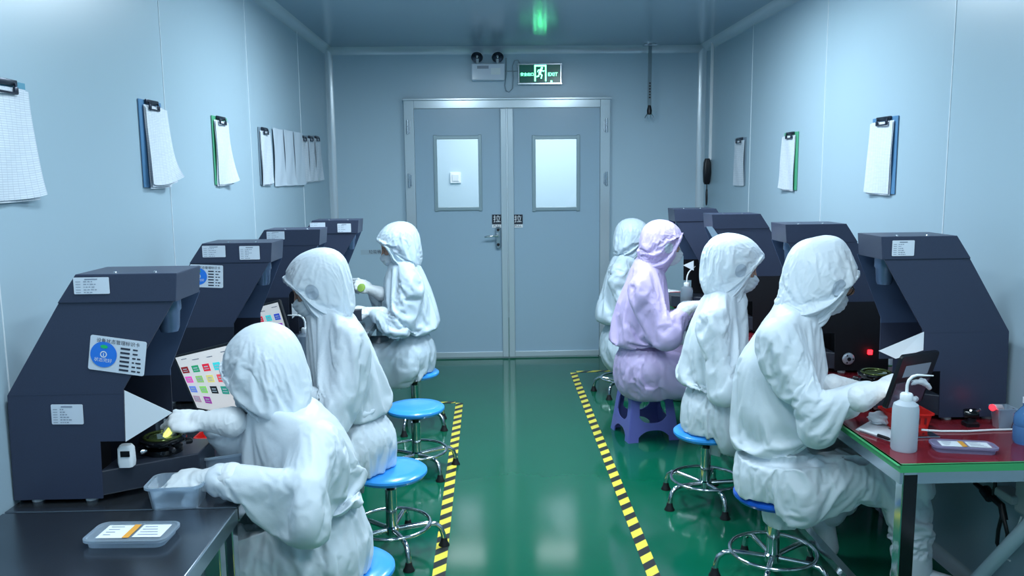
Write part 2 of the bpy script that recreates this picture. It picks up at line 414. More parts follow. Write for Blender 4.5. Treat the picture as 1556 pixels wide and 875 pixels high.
# ---- emergency twin spot light
a, b_ = aY(716, 97, YE-.05), aY(767, 122, YE-.05); cx, cz = (a.x+b_.x)/2, (a.z+b_.z)/2; hw, hh = (b_.x-a.x)/2, (a.z-b_.z)/2
s = thing('emergency_light', 'white emergency light box with two round black lamps on top, left of the exit sign', 'emergency light', (cx, YE, cz))
MB().box((cx, YE-.035, cz), (2*hw, .07, 2*hh), bev=.008).build('housing', mat('glossy_white', (228, 234, 246), .12, coat=.6), s)
MB().box((cx-.04, YE-.0715, cz+.035), (.09, .003, .022)).build('nameplate', mat('grey_print', (150, 156, 170), .4), s)
MB().box((cx+.06, YE-.0715, cz+.004), (.075, .003, .05)).build('sticker', white_p, s)
for px in (725, 756):
    t = aY(px, 86, YE-.06); ax = Vector((.08 if px > 740 else -.08, -.75, -.55)).normalized()
    h = MB(); h.lathe([(0, -.03), (.032, -.028), (.046, 0), (.050, .008), (.047, .010)], t, axis=ax, seg=28); hd_ = h.build('lamp_head', mat('lamp_rim', (190, 200, 208), .3), s, smooth=True)
    h = MB(); h.lathe([(.046, .009), (.03, -.004), (.010, -.012), (0, -.012)], t+ax*.001, axis=ax, seg=28); l = h.build('reflector', mat('dark_reflector', (52, 62, 76), .15, metal=.6), hd_, smooth=True)
    h = MB(); h.lathe([(0, .012), (.006, .010), (.008, -.008)], t, axis=ax, seg=10); h.build('bulb', white_p, hd_, smooth=True)
    h = MB(); h.tube([t+Z_*-.025-ax*.02, (t.x, YE-.04, cz+hh-.004)], .012); h.build('neck', MATS['lamp_rim'], s, smooth=True)
cab = MB(); P = [aY(x, y, YE-.012) for x, y in ((769, 88), (769.5, 110), (767, 130), (769, 138), (774, 140), (779, 134), (780, 118), (779, 100), (782, 92), (787, 91), (790, 97))]
cab.tube(P, .004, 8); tag(cab.build('power_cable', mat('grey_cable', (150, 168, 180), .5), smooth=True), 'thin grey cable looping between emergency light and exit sign', 'cable')
cb = MB(); cb.tube([aY(768, 108, YE-.008), aY(788, 108, YE-.008)], .003, 8); tag(cb.build('power_cable', MATS['grey_cable'], smooth=True), 'short pale straight cable joining emergency light to exit sign', 'cable')
# ---- hanging rod
rx = aY(988, 68, YE-.12); s = thing('hanging_rod', 'grey metal rod hanging from the ceiling with a dark clamp at its end', 'rod', (rx.x, YE-.12, HC))
e = aY(990, 160, YE-.12)
b = MB(); b.lathe([(0, 0), (.05, 0), (.05, -.008), (.02, -.014), (0, -.014)], (rx.x, YE-.12, HC)); b.box((rx.x, YE-.12, HC-.012), (.11, .05, .008)); b.build('ceiling_flange', steel_l, s)
b = MB(); b.box((rx.x, YE-.12, (HC+e.z)/2), (.026, .012, HC-e.z)); b.build('pole', mat('grey_rod', (120, 138, 146), .35, metal=.5), s)
b = MB()
for k in range(6): b.lathe([(0, 0), (.007, .001), (.007, .003), (0, .004)], (rx.x, YE-.127, e.z+.06+k*.022), axis=(0, -1, 0), seg=8)
b.build('bolt', blackp, s)
b = MB(); b.lathe([(0, .0), (.012, 0), (.020, -.04), (.018, -.07), (0, -.075)], (rx.x, YE-.12, e.z)); b.build('clamp', blackp, s, smooth=True)
b = MB()
for k in (-1, 0, 1): b.tube([(rx.x+k*.01, YE-.12, e.z-.06), (rx.x+k*.03, YE-.12, e.z-.085), (rx.x+k*.036, YE-.12, e.z-.10)], .005, 6)
b.build('prong', steel_l, s, smooth=True)
# ---- conduit + handset by the corner
t0, t1 = aX(1076, 66, XR-.01), aX(1073.5, 243, XR-.02)
yc = 6.45
b = MB(); b.box((XR-.010, yc, (HC+t1.z)/2), (.02, .022, HC-t1.z)); tag(b.build('cable_duct', white_p, bevel=.002), 'narrow white cable duct running down the right wall to the handset', 'duct')
s = thing('handset', 'black telephone handset hung on the right wall by the corner', 'telephone', (XR-.02, yc, t1.z))
ht, hb_ = aX(1071, 243, XR-.04).z, aX(1072, 280, XR-.04).z
b = MB(); b.loft([(0, .018, .016, .010), (.02, .026, .024, .014), (.09, .030, .028, .016), (.17, .026, .028, .014), (.2, .016, .02, .01)], (XR-.032, yc, hb_)); b.build('receiver', blackp, s, smooth=True)
b = MB(); b.tube([(XR-.03, yc, hb_+.002), (XR-.03, yc, hb_-.04)], .004, 8); b.tube([(XR-.03, yc+.012*math.sin(k/14*2*PI), hb_-.04-.06*(1-math.cos(k/14*2*PI))) for k in range(14)], .006, 8, closed=True); b.build('cord', blackp, s, smooth=True)
# ---- small wall label
t = aY(567, 383, YE-.004); s = thing('wall_label', 'narrow pale label with dark characters on the end wall behind far left worker', 'label', (t.x, YE, t.z))
MB().box((t.x, YE-.002, t.z), (.20, .003, .04)).build('label_plate', mat('pale_label', (176, 196, 208), .4), s)
b = MB(); add_text(b, '垃圾桶', .034, (t.x+.015, YE-.0045, t.z), X_, Z_); b.build('lettering', ink, s)
t = None

# ------------------------------------------------------------------ clipboards and sheets on the walls
def sheet(name, parent, x, sg, y0, y1, z1, z0, off=.006, curl=(0, 0), belly=.012, ph=0, m=None, top=0.0):
    """hanging paper; x = wall plane, sg = direction into the room"""
    nu, nv = 12, 18; vs, fs, uv = [], [], []
    for j in range(nv+1):
        t = j/nv
        for i in range(nu+1):
            u = i/nu
            o_ = off+belly*.5*math.sin(t*PI*.95)**2*(.6+.4*math.sin(ph+u*3))+t*t*t*.45*(curl[0]*(1-u)**2+curl[1]*u**3)+.002*math.sin(u*9+t*5+ph)
            yy = y0+(y1-y0)*u+.012*t*t*math.sin(ph)
            vs.append((x+sg*o_, yy, z1+(z0-z1)*t+(curl[1]*u**4+curl[0]*(1-u)**4)*.25*t)); uv.append((u, t*1.4))
    for j in range(nv):
        for i in range(nu):
            a = j*(nu+1)+i; fs.append((a, a+1, a+nu+2, a+nu+1))
    w = WL[parent.name] if parent else Vector()
    me = bpy.data.meshes.new(name); me.from_pydata([tuple(Vector(v)-w) for v in vs], [], fs)
    ul = me.uv_layers.new(); 
    for lp in me.loops: ul.data[lp.index].uv = uv[lp.vertex_index]
    o = link_mesh(name, me, m or ruled_m, parent, True)
    return o
def clipboard(side, pt_top_a, pt_top_b, ybot, label, bmat, off=.0, sheets=2, curl=(0, .03), shift=0, ph=0, wfix=None, lowpaper=0.0):
    x = XL if side == 'L' else XR; sg = 1 if side == 'L' else -1
    A, B = aX(*pt_top_a, x+sg*.01), aX(*pt_top_b, x+sg*.01)
    y0, y1 = min(A.y, B.y), max(A.y, B.y)
    if wfix: y0 = y1-wfix
    zt = (A.z+B.z)/2; zb = aX(pt_top_b[0], ybot, x+sg*.01).z
    s = thing('clipboard', label, 'clipboard', (x, (y0+y1)/2, zt), 'clipboards on the %s wall' % ('left' if side == 'L' else 'right'))
    yc_ = (y0+y1)/2; w = y1-y0
    MB().box((x+sg*.004, yc_, (zt+zb)/2), (.004, w, zt-zb), bev=.001).build('board', bmat, s)
    for k in range(sheets):
        sheet('paper_sheet', s, x+sg*.006, sg, y0+.012+shift+k*.004, y1-.006+shift+k*.008, zt-.018-.004*k, zb+.006*(k-1)-lowpaper, .004+.004*k, (curl[0]*(k+.4), curl[1]*(k+.5)), ph=ph+k)
    c = MB(); c.box((x+sg*.012, yc_, zt-.006), (.008, w*.55, .016), bev=.002)
    c.tube([(x+sg*.018, yc_-w*.2, zt-.008), (x+sg*.022, yc_-w*.2, zt-.034), (x+sg*.022, yc_+w*.2, zt-.034), (x+sg*.018, yc_+w*.2, zt-.008)], .0035, 8)
    c.box((x+sg*.021, yc_-w*.19, zt-.026), (.006, .018, .018), bev=.002); c.box((x+sg*.021, yc_+w*.19, zt-.026), (.006, .018, .018), bev=.002)
    c.build('clip', mat('dark_metal', (58, 66, 80), .3, metal=.8), s, smooth=True)
    return s
teal = mat('teal_board', (80, 145, 170), .4); bluebd = mat('blue_board', (84, 130, 170), .4); greenbd = mat('green_board', (80, 165, 125), .4); greyb = mat('grey_board', (120, 140, 155), .4)
clipboard('L', (-60, 110), (40, 124), 303, 'largest clipboard on left wall, cut off by the left edge of the view', teal, curl=(0, .03), wfix=.24, ph=1)
clipboard('L', (212, 149), (246, 157), 284, 'blue clipboard with a thick pad of ruled sheets curling outward, above the nearest left hood', bluebd, sheets=3, curl=(.01, .05), shift=.015, ph=2)
clipboard('L', (323, 175), (346, 180), 280, 'narrow green clipboard with one curling sheet on the left wall', greenbd, sheets=2, curl=(0, .05), ph=.5)
clipboard('L', (393.5, 193), (409, 195.5), 280, 'dark edged clipboard left of the bare white sheets on left wall', greyb, curl=(0, .02), ph=3)
for i, (a, b_, lab) in enumerate(((415, 431, 'nearest'), (430, 446, 'middle'), (444.5, 459, 'farthest'))):
    A, B = aX(a, 198+i*2.5, XL+.01), aX(b_, 200+i*2.5, XL+.01); zb = aX(a, 283.5-i*.8, XL+.01).z
    o = sheet('hanging_sheet', None, XL+.004, 1, A.y, B.y, B.z+.01, zb, .004+.004*i, (0, .015), ph=i, m=mat('plain_sheet', (198, 212, 224), .6))
    tag(o, '%s of the three bare white sheets hung between the clipboards on the left wall' % lab, 'paper', 'bare sheets hung on the left wall')
for i, (a, b_) in enumerate(((456, 466), (466.5, 476), (476.5, 486))):
    clipboard('L', (a, 206+i*.3), (b_, 207+i*.3), 276.5-i, '%s of the three clipboards nearest the end wall on the left' % ('nearest', 'middle', 'farthest')[i], greyb, curl=(.0, .02), ph=4+i)
clipboard('R', (1363.5, 176), (1325, 180), 293.5, 'blue clipboard, widest one on the right wall', bluebd, sheets=2, curl=(.0, .015), ph=1, shift=.01)
clipboard('R', (1212, 200), (1191, 202), 288, 'green clipboard with bent ruled sheets on the right wall', greenbd, curl=(.0, .03), ph=2.5, shift=.015)
clipboard('R', (1132.5, 209), (1116, 210), 280.5, 'small pale clipboard on right wall, closest to the black handset', greyb, curl=(.0, .01), ph=0, sheets=1)

# ------------------------------------------------------------------ floor tape
def strip(pts, label):
    b = MB()
    b.face([(p[0], p[1], .0015) for p in pts]); o = b.build('floor_tape', tape_m); tag(o, label, 'tape', 'hazard tapes on the floor'); return o
strip([(-.228, .4), (-.176, .4), (-.172, 5.32), (-.220, 5.32)], 'long yellow and black striped floor tape beside the left stools')
strip([(.555, .4), (.607, .4), (.672, 6.10), (.622, 6.10)], 'long yellow and black striped floor tape beside the right stools')
strip([(-.40, 5.30), (-.223, 5.32), (-.223, 5.36), (-.40, 5.345)], 'short worn tape piece turning left at the end of the left floor tape')
strip([(.676, 6.10), (.95, 6.12), (.95, 6.165), (.672, 6.15)], 'short worn tape piece turning right at the end of the right floor tape')

# ------------------------------------------------------------------ desks
DZ_ = .66
def desk(side, y0, y1, label, topm, edge_m=None, legs=True):
    if side == 'L': x0, x1 = XL+.004, -.652
    else: x0, x1 = 1.180, XR-.004
    s = thing('work_table', label, 'table', ((x0+x1)/2, (y0+y1)/2, 0), 'work tables along the %s wall' % ('left' if side == 'L' else 'right'))
    fx = x1 if side == 'L' else x0; sg = 1 if side == 'L' else -1
    if edge_m:
        MB().box(((x0+x1)/2, (y0+y1)/2, DZ_-.010), (x1-x0-.012, y1-y0-.012, .02)).build('tabletop', topm, s)
        b = MB(); b.box((fx-sg*.003, (y0+y1)/2, DZ_-.0105), (.007, y1-y0, .022)); b.box(((x0+x1)/2, y0+.003, DZ_-.0105), (x1-x0, .007, .022)); b.build('edge_band', edge_m, s)
        b = MB(); b.box((fx-sg*.003-sg*-.004, (y0+y1)/2, DZ_-.0005), (.016, y1-y0, .002)); b.box(((x0+x1)/2, y0+.007, DZ_-.0005), (x1-x0, .014, .002)); b.build('edge_lip', edge_m, s)
        f = MB()
        f.box((fx-sg*.035, (y0+y1)/2, DZ_-.045), (.04, y1-y0-.06, .045)); f.box(((x0+x1)/2, y0+.05, DZ_-.045), (x1-x0-.08, .04, .045)); f.build('apron', steel_l, s)
    else:
        b = MB(); b.box(((x0+x1)/2, (y0+y1)/2, DZ_-.02), (x1-x0, y1-y0, .04), bev=.003); b.build('tabletop', topm, s)
        b = MB(); b.box((fx+sg*.0015, (y0+y1)/2, DZ_-.02), (.004, y1-y0-.004, .038)); b.build('front_edge', steel_l, s)
    for lx in (fx-sg*.045, (x0 if side == 'L' else x1)+sg*.03):
        for ly in (y0+.05, y1-.05):
            lm = MB(); lm.box((lx, ly, (DZ_-.03)/2), (.042, .042, DZ_-.03), bev=.003); l = lm.build('leg', chrome, s)
            if side == 'R' and lx == fx-sg*.045:
                MB().box((lx+.0015, ly-.0215, (DZ_-.04)/2), (.040, .002, DZ_-.04)).build('side_strip', blackg, l)
    f = MB(); f.box((fx-sg*.045, (y0+y1)/2, .12), (.03, y1-y0-.12, .03)); f.build('stretcher', steel_l, s)
    return s
desk('L', .75, 2.035, 'nearest dark steel table on the left, with a clear lid box on it', steel)
desk('L', 2.042, 3.24, 'steel table under the nearest left hood', steel)
desk('L', 3.247, 4.44, 'left table between the second and third left hoods', steel)
desk('L', 4.447, 5.3, 'farthest left table under the hood by the end wall', steel)
desk('R', 2.235, 3.43, 'near right table with dark red top and green edge', red_top, green_edge)
desk('R', 3.437, 4.6, 'middle right table behind the second right worker', red_top, green_edge)
desk('R', 4.607, 5.7, 'farthest right table under the last right hood', red_top, green_edge)

# ------------------------------------------------------------------ inspection hoods
def label_quad(parent, name, p, off=.003, m=None, yy=None):
    """flat sticker from 4 corner points (bottom-left, bottom-right, top-right, top-left)"""
    return MB().face(p).build(name, m or paper_l, parent)
def sticker(parent, px0, py0, px1, py1, Y, rows=5, header=None, tilt=0, circle=False, name='paper_label'):
    a, b = aY(px0, py1, Y), aY(px1, py0, Y); c = (a+b)/2; w, h = abs(b.x-a.x), abs(b.z-a.z)
    ex = Vector((math.cos(tilt), 0, math.sin(tilt))); ez = Vector((-math.sin(tilt), 0, math.cos(tilt)))
    R = Matrix((ex, Vector((0, 1, 0)), ez)).transposed()
    mb = MB(); mb.loft([(-.0006, w/2, h/2, min(w, h)*.06), (.0006, w/2, h/2, min(w, h)*.06)], c, rot=Matrix((ex, ez, -Vector((0, 1, 0)))).transposed())
    st_ = mb.build(name, paper_l, parent)
    yo = Y-.0014
    P = lambda u, v: Vector((c.x, yo, c.z))+ex*(u*w)+ez*(v*h)
    pr = MB(); rng = random.Random(int(px0*7+py0))
    top = .36
    if header:
        add_text(pr, header, h*.135, P(0, .37), ex, ez); top = .22
    elif rows > 3: pr.face([P(-.18, .36), P(.18, .36), P(.18, .42), P(-.18, .42)]); top = .25
    for k in range(rows):
        v = top-(top+.40)*k/max(1, rows-1)
        if circle:
            pr.face([P(.05, v-.028), P(.22, v-.028), P(.22, v+.028), P(.05, v+.028)])
            u = .27
        else:
            pr.face([P(-.44, v-.014), P(-.30, v-.014), P(-.30, v+.014), P(-.44, v+.014)]); u = -.22
        for q in range(rng.randint(2, 4)):
            L = rng.uniform(.03, .10)
            if u+L > .44: break
            pr.face([P(u, v-.022), P(u+L, v-.022), P(u+L, v+.022), P(u, v+.022)]); u += L+.025
    pr.build('printing', ink_l if not circle else ink, st_)
    if circle:
        ci = MB(); cc = P(-.24, -.02); r = h*.37
        ci.face([cc+ex*r*math.cos(t*PI/16)+ez*r*math.sin(t*PI/16)-Y_*.0006 for t in range(32)]); d = ci.build('blue_disc', mat('badge_blue', (44, 128, 232), .4), st_)
        wk = MB(); c2 = cc-Y_*.0012
        rr = r*.26
        for t in range(20):
            a0, a1 = t*PI/10, (t+1)*PI/10
            wk.face([c2+ex*rr*math.cos(a0)+ez*(rr*math.sin(a0)+r*.02), c2+ex*rr*math.cos(a1)+ez*(rr*math.sin(a1)+r*.02), c2+ex*rr*.7*math.cos(a1)+ez*(rr*.7*math.sin(a1)+r*.02), c2+ex*rr*.7*math.cos(a0)+ez*(rr*.7*math.sin(a0)+r*.02)])
        wk.face([c2+ex*-rr*.12+ez*-rr*.5, c2+ex*rr*.12+ez*-rr*.5, c2+ex*rr*.12+ez*rr*.5, c2-ex*rr*.12+ez*rr*.5])
        add_text(wk, '状态完好', r*.34, c2-ez*r*.45, ex, ez)
        wk.build('emblem', white_e, d)
        gg = MB(); gg.face([c2+ex*r*.28*math.cos(t*PI/8)+ez*(r*.14*math.sin(t*PI/8)+r*.62) for t in range(16)]); gg.build('green_badge', mat('badge_green', (40, 200, 110), .4), d)
    return st_
def hood(side, y0, dx, label, hs=1.0, width=.20, low=None):
    sg = 1 if side == 'L' else -1; xw = XL if side == 'L' else XR
    f = lambda u, w, v: (xw+sg*(u+dx), y0+v, DZ_+w*hs)
    s = thing('inspection_hood', label, 'inspection hood', (xw+sg*(.25+dx), y0+width/2, DZ_), 'inspection hoods along the %s wall' % ('left' if side == 'L' else 'right'))
    T = .004
    up_n = [(.012, .292), (.162, .53), (.448, .53), (.306, .303), (.306, .292)]
    up_f = [(.017, .292), (.165, .53), (.448, .53), (.352, .31), (.352, .292)]
    lo_n = [(.004, .012), (.012, .292), (.306, .292), (.300, .166), (.236, .166), (.232, .012)]
    lo_f = [(.004, .012), (.012, .292), (.352, .292), (.350, .166), (.30, .166), (.30, .012)]
    lo_m = low or mach  # low: darker copy, paints shade on the lower side of farther hoods
    MB().prism(up_n, -.0006, T, f).build('near_side_panel', mach, s)
    MB().prism(up_f, width-T, width, f).build('far_side_panel', mach_lit, s)  # light on the inner face is painted by the paler colour
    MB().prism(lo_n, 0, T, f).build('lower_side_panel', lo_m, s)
    MB().prism(lo_f, width-T, width-.001, f).build('lower_side_panel', mach_shade if side == 'L' else lo_m, s)  # darker colour paints the shade low inside the hood
    b = MB(); b.prism([(.004, .012), (.013, .293), (.167, .532), (.18, .53), (.03, .29), (.02, .012)], T+.0002, width-T, f); b.build('rear_cover', mach, s)
    b = MB(); b.prism([(.16, .292), (.30, .525), (.31, .525), (.17, .292)], T, width-T, f); b.prism([(.16, .012), (.16, .292), (.17, .292), (.17, .012)], T, width-T, f); b.build('inner_panel', black_in, s)
    c = MB(); c.prism([(.160, .530), (.211, .603), (.463, .603), (.456, .530)], -.005, width-.03, f); c.build('cap', mach, s, bevel=.002)
    c = MB()
    for uu in (.40, .30): c.lathe([(0, 0), (.005, 0), (.004, .003), (0, .004)], f(uu, .603, .02), seg=10)
    c.build('rivet', steel_l, s)
    # platform with a skewed front, lens barrel, feet
    pf = [(.228, 0), (.44, .13), (.44, width+.06), (.228, width+.06)]
    b = MB(); A = [b.bm.verts.new(Vector(f(p[0], .018, p[1]+.002))) for p in pf]; B = [b.bm.verts.new(Vector(f(p[0], .085, p[1]+.002))) for p in pf]
    b.bm.faces.new(A); b.bm.faces.new(B[::-1])
    for i in range(4): b.bm.faces.new((A[i], B[i], B[(i+1) % 4], A[(i+1) % 4]))
    b.build('platform', mat('platform_grey', (44, 50, 62), .3), s, bevel=.003)
    b = MB(); p = Vector(f(.395, .53, width*.5)); b.lathe([(.034, 0), (.034, -.035), (.030, -.04), (.026, -.085), (.022, -.095), (0, -.095)], p, seg=28); b.build('lens_barrel', mat('barrel_blue_grey', (96, 118, 150), .25, metal=.3), s, smooth=True)
    b = MB()
    for uu, vv in ((.05, .03), (.19, .03), (.05, width-.03), (.19, width-.03)): b.lathe([(0, .014), (.012, .014), (.016, 0), (0, 0)], (f(uu, 0, vv)[0], f(uu, 0, vv)[1], DZ_), seg=16)
    b.build('foot', white_p, s, smooth=True)
    s['side'] = side; del s['side']
    return s, f
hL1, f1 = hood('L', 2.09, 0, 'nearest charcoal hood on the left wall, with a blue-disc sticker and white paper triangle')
hL2, f2 = hood('L', 3.03, -.002, 'second left charcoal hood, two white labels side by side on its cap', low=mach_shade)
hL3, f3 = hood('L', 3.765, .028, 'third left charcoal hood, one white label on its cap', low=mach_shade)
hL4, f4 = hood('L', 4.53, .085, 'farthest left charcoal hood, against the end of the row beside the seated worker', low=mach_shade)
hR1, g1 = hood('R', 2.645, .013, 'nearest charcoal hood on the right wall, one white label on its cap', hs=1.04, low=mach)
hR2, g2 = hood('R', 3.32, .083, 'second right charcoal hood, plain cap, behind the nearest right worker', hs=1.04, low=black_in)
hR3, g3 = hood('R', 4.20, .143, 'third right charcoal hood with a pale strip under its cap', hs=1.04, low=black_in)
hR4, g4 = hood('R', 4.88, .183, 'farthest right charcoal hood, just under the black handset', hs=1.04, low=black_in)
# stickers
yy = 2.09-.0075
sticker(hL1, 113, 421, 165, 447, yy, 5)
sticker(hL1, 138, 513, 219, 567, 2.09-.003, 6, header='设备状态管理标识卡', tilt=rad(-9), circle=True, name='status_card')
sticker(hL1, 79.5, 614, 125, 645, 2.09-.002, 6, tilt=rad(-1))
sticker(hL2, 308, 373, 342, 391, 3.03-.0075, 5); sticker(hL2, 364.5, 373.5, 394, 394.5, 3.03-.0075, 6)
sticker(hL2, 290, 402, 338, 437, 3.03-.003, 6, header='设备状态管理标识卡', tilt=rad(-3), circle=True, name='status_card')
sticker(hL3, 405.5, 351.5, 432, 364, 3.765-.0075, 4)
sticker(hL4, 471, 338, 494, 346, 4.53-.0075, 3); sticker(hL4, 513, 339.5, 533, 353, 4.53-.0075, 4)
sticker(hR1, 1355, 365, 1390, 389, 2.645-.0075, 6)
def paper_flap(parent, pts):
    MB().face(pts).build('paper_triangle', paper, parent, solid=.001)
paper_flap(hL1, [aY(189, 593, 2.087), aY(262, 627, 2.10), aY(191, 671, 2.087)])
paper_flap(hR1, [aY(1404, 504, 2.642), aY(1335, 533, 2.655), aY(1361, 545, 2.655), aY(1403, 532, 2.642)])
paper_flap(hL3, [aY(443, 461, 3.765), aY(457, 472, 3.77), aY(444, 484, 3.765)])
paper_flap(hR4, [aY(1054, 396, 4.875), aY(1038, 403, 4.875), aY(1054, 411, 4.875)])
MB().face([aY(1073, 344, 4.19), aY(1082, 344, 4.19), aY(1098, 366, 4.19), aY(1088, 371, 4.19)]).build('pale_strip', mat('pale_strip', (150, 172, 190), .4), hR3)
# knob and red light on the flank painted black as shade of the second right hood
t = aY(1289, 545, 3.315); b = MB(); b.lathe([(0, .008), (.020, .008), (.025, .004), (.026, 0)], t, axis=(0, -1, 0), seg=24); kb = b.build('adjusting_knob', mat('knob_grey', (190, 198, 206), .3, metal=.4), hR2, smooth=True)
b = MB(); b.lathe([(0, .004), (.008, .004), (.008, 0)], t-Y_*.007, axis=(0, -1, 0), seg=16)
for k in range(3): b.lathe([(0, .003), (.003, .003), (.003, 0)], t-Y_*.007+Vector((math.cos(k*2.1), 0, math.sin(k*2.1)))*.017, axis=(0, -1, 0), seg=8)
b.build('screw', blackp, kb)
t = aY(1322, 535, 3.31); MB().box(t, (.018, .012, .020), bev=.002).build('indicator_light', led_red, hR2)

# lens stages
def stage(c, label, glow_=True):
    c = Vector(c); s = thing('lens_stage', label, 'lens stage', c, 'lens stages under the hoods'); c = Vector(c)
    base = MB(); base.lathe([(0, 0), (.05, 0), (.05, .014), (.028, .017), (.028, .026), (.058, .030), (.062, .035), (.062, .042), (.05, .044), (.046, .039), (0, .039)], c, seg=40); base.build('turntable', blackg, s, smooth=True)
    b = MB(); b.tube([c+Vector((.048*math.cos(k/24*2*PI), .048*math.sin(k/24*2*PI), .045)) for k in range(24)], .004, 8, closed=True); b.build('ring', mat('olive_ring', (74, 86, 44), .2, metal=.6), s, smooth=True)
    for k in range(5):
        a = k*2*PI/5+.4; b = MB(); b.lathe([(0, 0), (.008, 0), (.008, .014), (.005, .018), (0, .018)], c+Vector((.058*math.cos(a), .058*math.sin(a), .020)), axis=(math.cos(a), math.sin(a), 0), seg=12); b.build('knob', chrome if k % 2 else blackp, s, smooth=True)
    b = MB(); b.lathe([(0, .040), (.040, .040), (.036, .044), (0, .047)], c, seg=32); b.build('lens', mat('lens_green', (52, 64, 36), .05, coat=.6), s, smooth=True)
    return s
st1 = aY(248, 668, 2.24)
stage((st1.x, 2.24, DZ_+.086), 'black round lens stage with a greenish lens under the nearest left hood')
stage((1.37, 2.80, DZ_+.090), 'black round lens stage under the nearest right hood, behind the tablet')
# small white gauge
t = aY(187, 690, 2.105); s = thing('digital_gauge', 'small white gauge with a dark screen beside the nearest left hood', 'gauge', (t.x, 2.12, DZ_+.086))
b = MB(); b.loft([(0, .018, .016, .008), (.012, .02, .017, .009), (.05, .019, .016, .009), (.058, .014, .012, .008)], (t.x, 2.125, DZ_+.087)); b.build('body', white_p, s, smooth=True)
MB().box((t.x+.004, 2.107, DZ_+.087+.038), (.024, .003, .016), bev=.001).build('screen', blackg, s)
# ------------------------------------------------------------------ stools
def stool(loc, label, seatm, h=.345, rz=0):
    s = thing('round_stool', label, 'stool', (0, 0, 0), 'round blue stools')
    b = MB(); b.lathe([(0, h), (.10, h-.002), (.138, h-.005), (.148, h-.013), (.149, h-.022), (.140, h-.034), (.12, h-.038), (0, h-.036)], (0, 0, 0), seg=56); b.build('seat', seatm, s, smooth=True)
    b = MB(); b.box((0, 0, h-.044), (.15, .04, .012)); b.box((0, 0, h-.044), (.04, .15, .012)); b.lathe([(0, h-.038), (.045, h-.04), (.038, h-.07), (0, h-.07)], (0, 0, 0), seg=24); b.build('seat_mount', blackp, s, smooth=True)
    b = MB(); b.lathe([(.017, h-.05), (.017, .16)], (0, 0, 0), seg=24); b.build('piston', blackg, s, smooth=True)
    b = MB(); b.lathe([(.0, h-.09), (.023, h-.09), (.023, .10), (.030, .095), (.030, .07), (.02, .06), (0, .06)], (0, 0, 0), seg=28); b.build('column', chrome, s, smooth=True)
    b = MB(); R_ = .155; b.tube([(R_*math.cos(k/40*2*PI), R_*math.sin(k/40*2*PI), .108) for k in range(40)], .0075, 10, closed=True); b.build('foot_ring', chrome, s, smooth=True)
    for k in range(5):
        a = k*2*PI/5; c_, s_ = math.cos(a), math.sin(a)
        b = MB(); pts = [(.02, .085), (.08, .092), (.14, .098), (.175, .095), (.197, .078), (.206, .05), (.209, .022)]
        b.tube([(r_*c_, r_*s_, z_) for r_, z_ in pts], .0105, 12); l = b.build('leg', chrome, s, smooth=True)
        b = MB(); b.lathe([(0, .034), (.012, .034), (.016, .016), (.023, .003), (.023, 0), (0, 0)], (.209*c_, .209*s_, 0), seg=16); b.build('rubber_foot', rubber, l, smooth=True)
    s.location = loc; s.rotation_euler = (0, 0, rz); WL[s.name] = Vector(loc)
    return s
sA = stool((-.40, 3.18, 0), 'blue round stool with chrome base under the second left worker', blue_seat, rz=.1)
tree_copy(sA, (-.375, 4.08, 0), 'empty blue round stool with chrome base on the left, nobody on it', .35)
tree_copy(sA, (-.445, 4.84, 0), 'blue round stool under the farthest left worker by the doors', .7)
tree_copy(sA, (.99, 3.60, 0), 'light blue round stool under the second right worker', -.15)
tree_copy(sA, (1.045, 2.86, 0), 'dark blue round stool under the nearest right worker', .5, swap=(blue_seat, blue_seat_d))
tree_copy(sA, (-.44, 2.36, 0), 'blue round stool under the nearest left worker, almost hidden', .2)
tree_copy(sA, (.93, 5.50, 0), 'blue round stool behind the purple stool, under the farthest right worker', .3)
